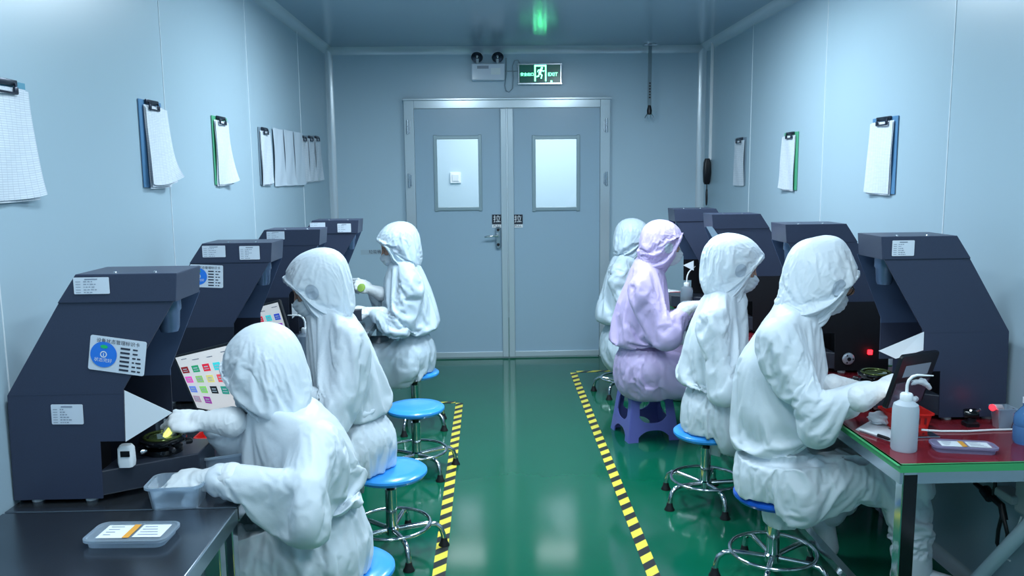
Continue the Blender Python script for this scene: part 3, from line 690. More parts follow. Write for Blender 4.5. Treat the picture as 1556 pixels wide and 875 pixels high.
# purple plastic stool
PC = Vector((.90, 4.60, 0)); PH = .292
s = thing('plastic_stool', 'square purple plastic stool under the worker in lilac', 'stool', PC)
def pmap(face, u, z, dep=0):
    w = .112+(PH-z)*.13-dep
    x, y = u*(.112+(PH-z)*.13), -w
    a = face*PI/2+.18
    return PC+Vector((x*math.cos(a)-y*math.sin(a), x*math.sin(a)+y*math.cos(a), z))
b = MB(); b.loft([(PH-.03, .116, .116, .03), (PH-.008, .115, .115, .03), (PH, .105, .105, .028)], PC, rz=.18); b.build('seat', purple_p, s, smooth=True)
for fc in range(4):
    b = MB()
    def patch(u0, u1, z0, z1, nz=4):
        for k in range(nz):
            za, zb_ = z0+(z1-z0)*k/nz, z0+(z1-z0)*(k+1)/nz
            b.face([pmap(fc, u0, za), pmap(fc, u1, za), pmap(fc, u1, zb_), pmap(fc, u0, zb_)])
    def arch(zl, zu, flip):             # curved web between legs
        N = 12
        for k in range(N):
            ua, ub = -.62+1.24*k/N, -.62+1.24*(k+1)/N
            fa = lambda u: abs(u/.62)**3*.035
            if flip: b.face([pmap(fc, ua, zl-fa(ua)), pmap(fc, ub, zl-fa(ub)), pmap(fc, ub, zu), pmap(fc, ua, zu)])
            else: b.face([pmap(fc, ua, zl), pmap(fc, ub, zl), pmap(fc, ub, zu+fa(ub)), pmap(fc, ua, zu+fa(ua))])
    arch(PH-.045, PH-.012, True)
    patch(-1, 1, PH-.03, PH-.012, 1)
    o = b.build('apron', purple_p, s, solid=.006)
    b = MB(); arch(.062, .098, True); arch(.098, .104, False); b.build('crossbar', purple_p, s, solid=.006)
    b = MB()
    N = 8
    for k in range(N):
        za, zb_ = (PH-.03)*k/N, (PH-.03)*(k+1)/N
        b.face([pmap(fc, .62, za), pmap(fc, 1, za), pmap(fc, 1, zb_), pmap(fc, .62, zb_)])
        g_ = (fc+1) % 4
        b.face([pmap(g_, -1, za), pmap(g_, -.62, za), pmap(g_, -.62, zb_), pmap(g_, -1, zb_)])
    b.build('leg', purple_p, s, solid=.007)
b = MB(); b.face([pmap(0, -.2, PH-.030, -.006), pmap(0, .18, PH-.030, -.006), pmap(0, .18, PH-.012, -.006), pmap(0, -.2, PH-.012, -.006)]); b.build('paper_label', mat('cream_label', (220, 220, 190), .6), s)

# ------------------------------------------------------------------ things on the tables
def wash_bottle(c, label, nozdir, m=None, rz=0, sc=1.0):
    c = Vector(c); s = thing('wash_bottle', label, 'bottle', c, 'plastic wash bottles')
    R_ = .0375*sc; m = m or frost_w
    b = MB(); b.lathe([(0, 0), (R_*.94, 0), (R_, .005), (R_, .128*sc), (R_*.92, .142*sc), (R_*.5, .153*sc), (R_*.42, .156*sc), (0, .156*sc)], c, seg=40); b.build('body', m, s, smooth=True)
    b = MB(); b.lathe([(R_*.46, .152*sc), (R_*.48, .154*sc), (R_*.48, .172*sc), (R_*.40, .176*sc), (0, .176*sc)], c, seg=30); b.build('cap', white_p, s, smooth=True)
    d = Vector(nozdir).normalized(); z = .17*sc
    b = MB(); b.tube([c+Z_*z, c+Z_*(z+.03), c+Z_*(z+.045)+d*.004, c+Z_*(z+.056)+d*.014, c+Z_*(z+.060)+d*.028, c+Z_*(z+.058)+d*.05, c+Z_*(z+.056)+d*.075], [.0045, .0045, .0045, .0045, .004, .003, .0018], 10); b.build('spout', white_p, s, smooth=True)
    return s
wb = aZ(1378, 686, DZ_)
wash_bottle((wb.x, wb.y+.02, DZ_), 'white plastic wash bottle with bent spout on the near right table', (1, -.1, .05))
wash_bottle((-.81, 3.62, DZ_), 'pale wash bottle with spout, in front of second left worker\'s mask', (-1, 0, .1), m=frost)
wash_bottle((1.22, 4.95, DZ_), 'small wash bottle beside the red box near the lilac worker', (.6, .2, .5), m=frost)
def lid_box(c, rz, hx, hy, label, m, strip_x=0.0):
    c = Vector(c); s = thing('sample_case', label, 'case', c, 'flat lidded sample cases', 0)
    b = MB(); b.loft([(0, hx*.90, hy*.86, .02), (.014, hx*.92, hy*.9, .02), (.014, hx, hy, .024), (.020, hx, hy, .024), (.021, hx*.95, hy*.92, .022), (.017, hx*.92, hy*.88, .02)], c, rz=rz); b.build('case', m, s, smooth=True, angle=30)
    R = Matrix.Rotation(rz, 3, 'Z')
    def q(u0, u1, v0, v1, z, nm, mm, par):
        return MB().face([c+R @ Vector((u*hx, v*hy, z)) for u, v in ((u0, v0), (u1, v0), (u1, v1), (u0, v1))]).build(nm, mm, par)
    l = q(-.72, -.02, -.62, .66, .0185, 'paper_label', paper, s)
    l2 = q(.12, .80, -.55, .7, .0185, 'paper_label', paper, s)
    o_ = q(-.10+strip_x, .06+strip_x, -.62, .70, .0192, 'orange_strip', mat('orange_strip', (236, 168, 70), .5), s)
    pr = MB()
    for k in range(4):
        v = .45-k*.26
        pr.face([c+R @ Vector((u*hx, (v+dv)*hy, .0190)) for u, dv in ((-.62, 0), (-.3-.05*k, 0), (-.3-.05*k, .06), (-.62, .06))])
        pr.face([c+R @ Vector((u*hx, (v+dv)*hy, .0190)) for u, dv in ((.2, 0), (.5+.06*k, 0), (.5+.06*k, .06), (.2, .06))])
    pr.build('printing', ink_l, s)
    return s
p0, p1, p2, p3 = aZ(134, 838, DZ_), aZ(245, 838, DZ_), aZ(262, 799, DZ_), aZ(165, 803, DZ_)
cc = (p0+p1+p2+p3)/4
lid_box((cc.x, cc.y, DZ_), math.atan2(p1.y-p0.y, p1.x-p0.x)+.02, .098, .055, 'flat clear sample case with white labels lying on the near left steel table', frost)
p0, p1, p2, p3 = aZ(1413, 679, DZ_), aZ(1490, 699, DZ_), aZ(1521, 691, DZ_), aZ(1432, 668, DZ_)
cc = (p0+p1+p2+p3)/4
lid_box((cc.x, cc.y, DZ_), -.22, .092, .040, 'flat clear sample case with white labels lying on the red right table', mat('lilac_frost', (170, 165, 200), .3, trans=.5, ior=1.2))
def tub(c, rz, hx, hy, h, label, m, tilt=0):
    c = Vector(c); s = thing('plastic_tub', label, 'tub', c, 'open plastic tubs')
    t = .0025
    R = Matrix.Rotation(rz, 3, 'Z') @ Matrix.Rotation(tilt, 3, 'Y')
    b = MB(); b.loft([(0, hx*.86, hy*.86, .018), (h, hx, hy, .022), (h, hx+.006, hy+.006, .026), (h-.006, hx+.006, hy+.006, .026), (h-.006, hx+.0045, hy+.0045, .025), (h-.0015, hx-t, hy-t, .02), (t, hx*.86-t, hy*.86-t, .016)], c, rot=R); b.build('tub_wall', m, s, smooth=True, angle=30)
    return s
p = aZ(262, 772, DZ_)
tub((p.x+.005, p.y+.035, DZ_), .06, .068, .052, .062, 'clear open plastic tub under the left glove of the nearest left worker', frost)
tub((-.775, 2.33, DZ_), .4, .062, .05, .055, 'clear open tub behind the nearest left worker\'s gloved hand', frost)
def basket(c, hx, hy, h, label, rz=0):
    c = Vector(c); s = thing('red_basket', label, 'basket', c, 'red plastic baskets')
    b = MB(); b.loft([(0, hx*.85, hy*.85, .01), (h, hx, hy, .012), (h, hx+.005, hy+.005, .014), (h-.005, hx+.005, hy+.005, .014), (h-.001, hx-.003, hy-.003, .01), (.003, hx*.85-.003, hy*.85-.003, .01)], c, rz=rz, cap0=True, cap1=True); b.build('basket_wall', red_p, s, smooth=True, angle=30)
    b = MB()
    R = Matrix.Rotation(rz, 3, 'Z')
    for k in range(5):
        u = -.6+.3*k; b.face([c+R @ Vector((u*hx-.004, -hy*.95-.002, .02)), c+R @ Vector((u*hx+.004, -hy*.95-.002, .02)), c+R @ Vector((u*hx+.004, -hy-.001, h-.014)), c+R @ Vector((u*hx-.004, -hy-.001, h-.014))])
    b.build('slot', mat('dark_red', (120, 16, 20), .6), s)
    return s
p = aZ(1388, 655, DZ_); basket((p.x, p.y+.055, DZ_), .068, .05, .055, 'red basket behind the wash bottle on the near right table')
basket((1.19+.03, 5.13, DZ_), .05, .05, .085, 'red box seen past the lilac worker\'s hood on far right table')
basket((-.86, 2.52, DZ_), .05, .04, .045, 'red tray between the hood and tablet on the left table')
# tablets with colour icons
def tablet(tl, tr, bl, label, name='tablet', icons=True, br=None):
    tl, tr, bl = Vector(tl), Vector(tr), Vector(bl)
    if br is not None: tl0, tr0, bl0, br0 = tl, tr, bl, Vector(br)
    ex = (tr-tl); w = ex.length; ex.normalize(); ey = (tl-bl); ey -= ex*ey.dot(ex); h = ey.length; ey.normalize(); nn = ex.cross(ey)
    c = tl-ey*h/2+ex*w/2; s = thing(name, label, 'tablet', tl-ey*h, 'tablets')
    R = Matrix((ex, ey, nn)).transposed()
    if br is not None: nn = ((tr0-bl0).cross(tl0-br0)).normalized()
    P = (lambda u, v, o=.0008: c+ex*(u*w)+ey*(v*h)+nn*o) if br is None else (lambda u, v, o=.0008: (tl0*(.5-u)+tr0*(.5+u))*(.5+v)+(bl0*(.5-u)+br0*(.5+u))*(.5-v)+nn*o)
    b = MB()
    if br is not None:
        q4 = [(-.5, -.5), (.5, -.5), (.5, .5), (-.5, .5)]
        b.prism(q4, -.014, 0, lambda u, v, o: P(u, v, o)); b.build('casing', blackp, s, bevel=.003)
    else: b.loft([(-.012, w/2-.002, h/2-.002, .012), (-.009, w/2, h/2, .013), (0, w/2, h/2, .013)], c, rot=R); b.build('casing', blackp, s, smooth=True, angle=35)
    scn = MB().face([P(-.46, -.46), P(.46, -.46), P(.46, .46), P(-.46, .46)]).build('screen', mat('screen_white', (236, 232, 228), .3, emit=(240, 238, 236), es=.35), s)
    if icons:
        cols = [[(140, 20, 30), (40, 160, 110), (225, 30, 60), (60, 215, 220), (50, 80, 200)], [(235, 90, 190), (150, 200, 120), (225, 215, 130), (240, 80, 90), (150, 60, 180)],
                [(110, 140, 225), (140, 215, 110), (24, 28, 34), (40, 150, 130), (220, 120, 60)], [(180, 150, 170), (160, 60, 160)]]
        for j, row in enumerate(cols):
            for i, cl in enumerate(row):
                u, v = -.38+i*.185, .22-j*.17
                m_ = mat('icon_%d_%d_%d' % cl, cl, .4, emit=cl, es=.5)
                ic = MB().face([P(u-.06, v-.055, .0014), P(u+.06, v-.055, .0014), P(u+.06, v+.055, .0014), P(u-.06, v+.055, .0014)]).build('icon', m_, scn)
                g_ = MB()
                g_.face([P(u-.035, v+.005, .0018), P(u+.035, v+.005, .0018), P(u+.035, v+.022, .0018), P(u-.035, v+.022, .0018)]); g_.face([P(u-.04, v-.028, .0018), P(u+.04, v-.028, .0018), P(u+.04, v-.016, .0018), P(u-.04, v-.016, .0018)])
                g_.build('caption', white_e, ic)
        g_ = MB()
        for u, v, L in ((-.38, .40, .10), (-.2, .36, .12), (.05, .36, .1), (.3, .39, .12)): g_.face([P(u, v), P(u+L, v, .0014), P(u+L, v+.012, .0014), P(u, v+.012, .0014)])
        g_.build('heading', ink_l, scn)
    return s, P
TL, TR_, BL = aY(262, 541, 2.78), aY(350, 519, 2.66), aY(298, 622, 2.70)
nt_ = (TR_-TL).cross(BL-TL); d_ = Vector(ray(385, 640)); o_ = Vector(O); BR = o_+d_*((TL-o_).dot(nt_)/d_.dot(nt_))
tbs, Pt = tablet(TL, TR_, BL, 'tablet with rows of coloured icons behind the nearest left worker\'s hood', br=BR)
b = MB(); b.tube([Pt(0, .1, -.013), (Pt(0, .1).x-.07, Pt(0, .1).y+.07, DZ_+.004)], .006, 8); b.tube([Pt(-.3, -.48, -.01), (Pt(-.3, -.48).x, Pt(-.3, -.48).y, DZ_)], .008, 8); b.tube([Pt(.3, -.48, -.01), (Pt(.3, -.48).x, Pt(.3, -.48).y, DZ_)], .008, 8); b.build('stand', blackp, tbs, smooth=True)
dv = aY(424, 455, 3.58)-TR_
t2, Pt = tablet(TL+dv, TR_+dv, BL+dv, 'tablet with coloured icons seen past the second left hood', br=BR+dv)
b = MB(); b.tube([Pt(0, .1, -.013), (Pt(0, .1).x-.07, Pt(0, .1).y+.07, DZ_+.004)], .006, 8); b.build('stand', blackp, t2, smooth=True)
# the tablet held up to the nearest right worker: seen from behind
A, C, D_ = aY(1309, 626, 2.42), aY(1368, 539, 2.46), aY(1424, 531, 2.60)
s3, Pt3 = tablet(D_, C, D_+(A-C), 'black tablet leaning back on a stand before the nearest right worker, seen from behind', icons=False)
b = MB(); b.face([Pt3(-.34, .08, -.0125), Pt3(.34, .08, -.0125), Pt3(.34, .30, -.0125), Pt3(-.34, .30, -.0125)]); b.build('paper_label', mat('grey_label', (176, 184, 196), .5), s3)
b = MB(); b.face([Pt3(-.42, -.47, -.014), Pt3(.44, -.47, -.014), Pt3(.44, -.02, -.014), Pt3(-.42, -.02, -.014)]); b.build('stand_plate', mat('plum_metal', (150, 132, 150), .22, metal=.6), s3, solid=.003)
b = MB(); bc = Pt3(.15, -.40, -.022); ft = Vector((bc.x+.01, bc.y-.01, DZ_+.004)); b.tube([bc, (bc+ft)/2+Vector((.012, 0, 0)), ft], .011, 12); b.box((ft.x+.03, ft.y+.01, DZ_+.003), (.12, .10, .006), bev=.002); b.tube([bc-Y_*.025, bc+Y_*.025], .013, 12); b.build('stand', chrome, s3, smooth=True)
# card and pen
p = [aZ(1300, 653, DZ_), aZ(1356, 672, DZ_), aZ(1378, 650, DZ_), aZ(1322, 640, DZ_)]
b = MB(); b.face([q_+Z_*.001 for q_ in p]); tag(b.build('paper_card', paper, solid=.002), 'white card lying at the corner of near right table beside the wash bottle', 'paper')
a, b_ = aZ(1306, 652, DZ_+.008), aZ(1352, 667, DZ_+.008); s = thing('marker_pen', 'white and black pen lying on the card at the right table corner', 'pen', a)
d = (b_-a); MB().tube([a, a+d*.62], .0045, 10).build('barrel', white_p, s, smooth=True); MB().tube([a+d*.62, a+d*.95, b_], [.0052, .005, .003], 10).build('pen_cap', blackp, s, smooth=True)
# crumpled tissue
rr = random.Random(3); c = aZ(1338, 652, DZ_)+Z_*.022
b = MB(); r = bmesh.ops.create_icosphere(b.bm, subdivisions=3, radius=.03)
for v in r['verts']: v.co = Vector((v.co.x*1.2, v.co.y*1.1, max(v.co.z*.7, -.018)))*(1+.22*math.sin(v.co.x*190+v.co.y*130)*math.sin(v.co.z*210+1))+c+Vector((.02, .05, 0))
tag(b.build('crumpled_tissue', paper, smooth=True), 'crumpled white tissue between the pen and the red basket', 'tissue')
# cable across right table
b = MB(); pts = [aZ(x, y, DZ_+.004) for x, y in ((1400, 653), (1430, 655), (1470, 655), (1510, 653), (1556, 652))]; pts.append(Vector((XR-.02, pts[-1].y, DZ_+.004))); b.tube(pts, .0035, 8); tag(b.build('white_cable', white_p, smooth=True), 'thin white cable lying across the dark red tabletop', 'cable')
# black adjuster, clear box with red light, blue bottle
p = aZ(1477, 648, DZ_); s = thing('focus_adjuster', 'small black knobbed adjuster standing before the nearest right hood', 'adjuster', (p.x, p.y, DZ_))
b = MB(); b.loft([(0, .022, .02, .006), (.012, .022, .02, .006), (.018, .014, .012, .006), (.03, .014, .012, .006)], (p.x, p.y+.01, DZ_)); b.build('base', blackp, s, smooth=True)
b = MB(); b.lathe([(0, -.022), (.016, -.022), (.018, -.014), (.018, .014), (.016, .022), (0, .022)], (p.x, p.y+.01, DZ_+.04), axis=(1, -.4, .1), seg=20); b.build('dial', blackg, s, smooth=True)
b = MB(); b.tube([(p.x+.006, p.y, DZ_+.05), (p.x+.016, p.y-.012, DZ_+.062)], .004, 8); b.tube([(p.x-.008, p.y, DZ_+.05), (p.x-.014, p.y-.01, DZ_+.058)], .003, 8); b.build('set_screw', chrome, s, smooth=True)
p = aZ(1528, 652, DZ_); s = thing('clear_cup', 'clear square cup at the right end of the near table, red light above it', 'cup', (p.x, p.y, DZ_))
b = MB(); b.loft([(0, .020, .020, .005), (.07, .030, .028, .006), (.07, .033, .031, .007), (.066, .033, .031, .007), (.068, .028, .026, .006), (.003, .018, .018, .005)], (p.x, p.y+.02, DZ_)); b.build('cup_wall', frost, s, smooth=True, angle=30)
t = aY(1508, 619, p.y+.01); s = thing('power_lamp', 'glowing red indicator lamp in a pale holder near the right wall', 'lamp', (t.x, t.y, DZ_))
MB().lathe([(0, .010), (.009, .008), (.010, 0), (.009, -.006), (0, -.006)], t, axis=(-.5, -1, 0), seg=16).build('lens', led_red, s, smooth=True)
b = MB(); b.tube([t+Vector((.008, .01, -.002)), t+Vector((.035, .014, -.004)), t+Vector((.048, .02, -.02))], .010, 10); b.tube([t+Vector((.048, .02, -.02)), (t.x+.055, t.y+.022, DZ_+.001)], .006, 8); b.build('holder', mat('pale_holder', (200, 190, 196), .5), s, smooth=True)
p = aZ(1566, 678, DZ_); s = thing('water_bottle', 'clear blue bottle at the right edge of the near table', 'bottle', (p.x, p.y+.02, DZ_))
b = MB(); b.lathe([(0, 0), (.028, 0), (.034, .012), (.034, .05), (.031, .056), (.034, .062), (.033, .09), (.018, .11), (.011, .118), (.011, .13), (0, .13)], (p.x, p.y+.03, DZ_), seg=32); b.build('body', mat('blue_clear', (110, 165, 220), .1, trans=.6, ior=1.2), s, smooth=True)
MB().lathe([(0, .145), (.013, .145), (.013, .128), (0, .128)], (p.x, p.y+.03, DZ_), seg=20).build('cap', mat('cap_white', (225, 235, 245), .4), s, smooth=True)
# under the right table
xw = XR-.06
P = [aX(1512, 722, xw), aX(1512, 738, xw), aX(1508, 760, xw)]
s = thing('cable_tie', 'black looped cord hanging under the near right table', 'cord', aX(1512, 722, xw))
b = MB(); b.tube([P[0], P[1], P[2]], .006, 8)
lp = [aX(x, y, xw) for x, y in ((1522, 785), (1517, 805), (1515, 825), (1521, 838), (1530, 830), (1531, 812), (1526, 790))]
b.tube(lp, .0065, 8, closed=False); b.build('cord_loop', blackp, s, smooth=True)
b = MB(); b.tube([aX(1481, 734, xw), aX(1500, 748, xw), aX(1522, 768, xw), aX(1526, 790, xw)], [.007, .013, .012, .012], 10); b.lathe([(0, -.02), (.02, -.02), (.02, .02), (0, .02)], aX(1501, 750, xw), axis=(0, 1, .4), seg=12); b.build('toggle', blackp, s, smooth=True)
s = thing('power_adapter', 'pale grey adapter fixed to right wall below the table', 'adapter', aX(1535, 752, XR-.03))
q = aX(1534, 752, XR-.035); b = MB(); b.box((XR-.032, q.y, q.z), (.06, .10, .03), bev=.006); b.box((XR-.02, q.y-.09, q.z+.02), (.04, .12, .12), bev=.008); b.build('adapter_body', mat('grey_adapter', (170, 184, 188), .45), s)
b = MB(); b.tube([aX(x, y, XR-.07) for x, y in ((1552, 785), (1545, 805), (1530, 825), (1522, 845), (1535, 852))], .003, 8); b.build('lead', white_p, s, smooth=True)
b = MB(); b.tube([aX(1590, 770, XR-.10), aX(1556, 805, XR-.12), aX(1485, 880, XR-.14), aX(1455, 915, XR-.15)], .022, 14); tag(b.build('drain_pipe', mat('grey_pipe', (176, 196, 208), .35), smooth=True), 'thick pale pipe slanting down below the right table by the wall', 'pipe')

# ------------------------------------------------------------------ people: signed-distance modelling
_rng = np.random.RandomState(5); _T = _rng.rand(64, 64, 64).astype(np.float32)*2-1
def vnoise(P):
    i = np.floor(P).astype(np.int64); f = P-i; f = f*f*f*(f*(f*6-15)+10)
    i0 = i & 63; i1 = (i+1) & 63
    x0, y0, z0 = i0.T; x1, y1, z1 = i1.T; fx, fy, fz = f.T
    L = lambda a, b, t: a+(b-a)*t
    return L(L(L(_T[x0, y0, z0], _T[x1, y0, z0], fx), L(_T[x0, y1, z0], _T[x1, y1, z0], fx), fy), L(L(_T[x0, y0, z1], _T[x1, y0, z1], fx), L(_T[x0, y1, z1], _T[x1, y1, z1], fx), fy), fz)
def A3(v): return np.array(v, dtype=float)
def unit(v): v = A3(v); return v/np.linalg.norm(v)
def sd_cone(P, a, b, r1, r2):
    a, b = A3(a), A3(b); ba = b-a; pa = P-a
    h = np.clip(pa@ba/(ba@ba), 0, 1)
    return np.linalg.norm(pa-h[..., None]*ba, axis=-1)-(r1+(r2-r1)*h)
def sd_ell(P, c, R, rad_):
    q = (P-A3(c))@R.T/A3(rad_) if R is not None else (P-A3(c))/A3(rad_)
    k0 = np.linalg.norm(q, axis=-1); k1 = np.linalg.norm(q/A3(rad_), axis=-1)+1e-9
    return k0*(k0-1)/k1
def smin(a, b, k):
    h = np.clip(.5+.5*(b-a)/k, 0, 1); return b+(a-b)*h-k*h*(1-h)
def smax(a, b, k): return -smin(-a, -b, k)
def nets(fn, lo, hi, st_):
    """surface nets: closed quad mesh of fn = 0"""
    lo, hi = A3(lo), A3(hi); n = np.ceil((hi-lo)/st_).astype(int)+1
    xs = [lo[i]+np.arange(n[i])*st_ for i in range(3)]
    K = 4; nc = (n+K-1)//K+1
    Gc = np.stack(np.meshgrid(*[lo[i]+np.arange(nc[i])*st_*K for i in range(3)], indexing='ij'), -1)
    Vc = np.concatenate([fn(q) for q in np.array_split(Gc.reshape(-1, 3), max(1, Gc.size//600000))]).reshape(nc)
    up = Vc
    for ax in range(3): up = np.repeat(up, K, ax)
    V = up[K//2:K//2+n[0], K//2:K//2+n[1], K//2:K//2+n[2]].astype(np.float32).copy()
    near = np.argwhere(np.abs(V) < K*st_*1.6)
    G = lo+near*st_
    for k in range(0, len(G), 200000):
        w_ = near[k:k+200000]; V[w_[:, 0], w_[:, 1], w_[:, 2]] = fn(G[k:k+200000])
    V = V.reshape(n); ins = V < 0
    cnt = np.zeros(n-1); acc = np.zeros(tuple(n-1)+(3,))
    I = np.stack(np.meshgrid(*[np.arange(k-1) for k in n], indexing='ij'), -1).astype(float)
    cs = [(a, b, c) for a in (0, 1) for b in (0, 1) for c in (0, 1)]
    sl = lambda c: tuple(slice(c[i], n[i]-1+c[i]) for i in range(3))
    for a in cs:
        for ax in range(3):
            if a[ax]: continue
            b = list(a); b[ax] = 1; b = tuple(b)
            va, vb = V[sl(a)], V[sl(b)]; m = (va < 0) != (vb < 0)
            t = np.where(m, va/(va-vb+1e-12), 0)
            p = np.zeros(tuple(n-1)+(3,)); p[:] = a; p[..., ax] = t
            acc += p*m[..., None]; cnt += m
    act = cnt > 0; idx = -np.ones(n-1, int); idx[act] = np.arange(act.sum())
    verts = lo+(I[act]+acc[act]/cnt[act][:, None])*st_
    faces = []
    for ax in range(3):
        o = [0, 0, 0]; o[ax] = 1
        s0 = [slice(1, n[i]-1) for i in range(3)]; s0[ax] = slice(0, n[ax]-1)
        s1 = [slice(1, n[i]-1) for i in range(3)]; s1[ax] = slice(1, n[ax])
        a_, b_ = ins[tuple(s0)], ins[tuple(s1)]; m = a_ != b_
        w = np.argwhere(m); flip = b_[m]
        off = np.array([1, 1, 1]); off[ax] = 0; w = w+off
        u, v = (ax+1) % 3, (ax+2) % 3
        du = np.zeros(3, int); du[u] = 1; dv = np.zeros(3, int); dv[v] = 1
        q = np.stack([idx[tuple((w-du-dv).T)], idx[tuple((w-dv).T)], idx[tuple(w.T)], idx[tuple((w-du).T)]], 1)
        q[flip] = q[flip][:, ::-1]
        faces.append(q)
    return verts, np.concatenate(faces)
def vnormals(v, f):
    nn = np.cross(v[f[:, 2]]-v[f[:, 0]], v[f[:, 3]]-v[f[:, 1]])
    N = np.zeros_like(v)
    for k in range(4): np.add.at(N, f[:, k], nn)
    return N/(np.linalg.norm(N, axis=1)[:, None]+1e-12)
def relax(v, f, it=1, lam=.5):
    for _ in range(it):
        acc = np.zeros_like(v); c = np.zeros(len(v))
        for k in range(4):
            a, b = f[:, k], f[:, (k+1) % 4]
            np.add.at(acc, a, v[b]); np.add.at(acc, b, v[a]); np.add.at(c, a, 1); np.add.at(c, b, 1)
        v = v+(acc/np.maximum(c, 1)[:, None]-v)*lam
    return v
def np_mesh(name, v, f, m, parent, mi=None, mats=None):
    w = np.array(WL[parent.name]) if parent else np.zeros(3)
    v = (v-w).astype(np.float32)
    me = bpy.data.meshes.new(name)
    me.vertices.add(len(v)); me.vertices.foreach_set('co', v.ravel())
    me.loops.add(f.size); me.loops.foreach_set('vertex_index', f.ravel().astype(np.int32))
    me.polygons.add(len(f)); me.polygons.foreach_set('loop_start', np.arange(0, f.size, f.shape[1], dtype=np.int32))
    me.update(calc_edges=True); me.validate()
    if mats:
        for q in mats: me.materials.append(q)
        me.polygons.foreach_set('material_index', mi.astype(np.int32)); o = link_mesh(name, me, None, parent, True)
    else: o = link_mesh(name, me, m, parent, True)
    return o
def ridge(P, d, wl, ln, seed=0, warp=.5):
    """sharp cloth creases running along direction d"""
    d = unit(d); e1 = unit(np.cross(d, (.3, .5, .81))); e2 = np.cross(d, e1)
    W_ = np.stack([vnoise(P/.11+seed+11.3), vnoise(P/.11+seed+31.7), vnoise(P/.11+seed+57.1)], 1)*warp*.05
    Q = P+W_
    q = np.stack([Q@d/ln, Q@e1/wl, Q@e2/wl], 1)+seed*3.17
    n_ = vnoise(q); return (1-np.abs(n_)*1.7).clip(0, 1)**1.6-.35
def frame(fwd, up=(0, 0, 1)):
    f_ = unit(fwd); s_ = unit(np.cross(A3(up), f_)); u_ = np.cross(f_, s_)
    return np.stack([f_, s_, u_], 1)          # columns: forward, left, up

# ---- head in its own frame (x forward, y left, z up), metres
def head_sdf(P, nl=(-.045, 0, -.17)):
    d = sd_ell(P, (-.012, 0, .022), None, (.094, .074, .092))
    d = smin(d, sd_ell(P, (.022, 0, -.035), None, (.066, .060, .078)), .03)
    d = smin(d, sd_ell(P, (.055, 0, -.090), None, (.028, .026, .022)), .025)             # chin
    for s_ in (-1, 1):
        d = smin(d, sd_ell(P, (.062, s_*.036, -.028), None, (.024, .022, .020)), .018)   # cheek
        d = smin(d, sd_ell(P, (-.008, s_*.075, -.015), None, (.020, .010, .032)), .006)  # ear
    d = smin(d, sd_cone(P, (.066, -.034, .022), (.066, .034, .022), .018, .018), .014)   # brow
    for s_ in (-1, 1): d = smax(d, -sd_ell(P, (.094, s_*.031, .001), None, (.020, .019, .013)), .008)
    for s_ in (-1, 1): d = smin(d, sd_ell(P, (.070, s_*.031, .001), None, (.013, .014, .0125)), .003)
    d = smin(d, sd_cone(P, (.084, 0, .008), (.106, 0, -.030), .008, .012), .010)         # nose
    d = smin(d, sd_ell(P, (.086, 0, -.060), None, (.010, .024, .007)), .005)             # lips
    d = smin(d, sd_cone(P, (-.025, 0, -.04), nl, .055, .058), .03)          # neck
    return d
def hood_sdf(P, kw, nl):
    d = sd_ell(P, (-.022, 0, .028), None, (.126*kw.get('hl', 1), .104*kw.get('hw', 1), .110*kw.get('ht', 1)))
    d = smin(d, sd_ell(P, (.026, 0, -.035), None, (.080, .088, .100)), .045)
    nl = A3(nl); mid = A3((-.035, 0, -.045))
    d = smin(d, sd_cone(P, mid, nl, .094*kw.get('nw', 1), .078*kw.get('nw', 1)), .05)
    pk = kw.get('peak', .0)
    if pk: d = smin(d, sd_cone(P, (-.03, -.02, .10), (-.03, .02, .10), .05+pk, .05+pk), .03)
    return d
def face_cut(P):
    return smin(sd_ell(P, (.142, 0, -.018), None, (.104, .125, .094)), sd_ell(P, (.128, 0, -.080), None, (.088, .10, .055)), .02)
PENDING = []
def cloth(name, v, f_, pin, collider, grow, bend, done, solver=5, mass=.12, stiff=20):
    """pose the cloth sheet round its inner form; settle() lets it fold under gravity"""
    c_ = bpy.data.collections.new('c_'+name); SC.collection.children.link(c_)
    cv, cf_ = collider
    co_ = np_mesh('inner_form', cv, cf_, skin, None); COL.objects.unlink(co_); c_.objects.link(co_)
    co_.modifiers.new('c', 'COLLISION'); co_.collision.thickness_outer = .004; co_.collision.cloth_friction = 8; co_.collision.use_culling = False
    o = np_mesh(name, v, f_, skin, None)
    vg = o.vertex_groups.new(name='pin'); vg.add([int(i) for i in np.where(pin)[0]], 1.0, 'REPLACE')
    m = o.modifiers.new('cl', 'CLOTH'); s = m.settings
    s.quality = solver; s.mass = mass; s.tension_stiffness = s.compression_stiffness = stiff; s.shear_stiffness = stiff*.4; s.bending_stiffness = bend
    s.tension_damping = s.compression_damping = 8; s.shear_damping = 6; s.bending_damping = .5; s.air_damping = 2
    s.vertex_group_mass = 'pin'; s.shrink_min = -grow
    m.collision_settings.distance_min = .004; m.collision_settings.collision_quality = 2; m.collision_settings.use_self_collision = False
    m.collision_settings.collection = c_
    m.point_cache.frame_start = 1; m.point_cache.frame_end = 60
    PENDING.append((o, co_, c_, f_, done))
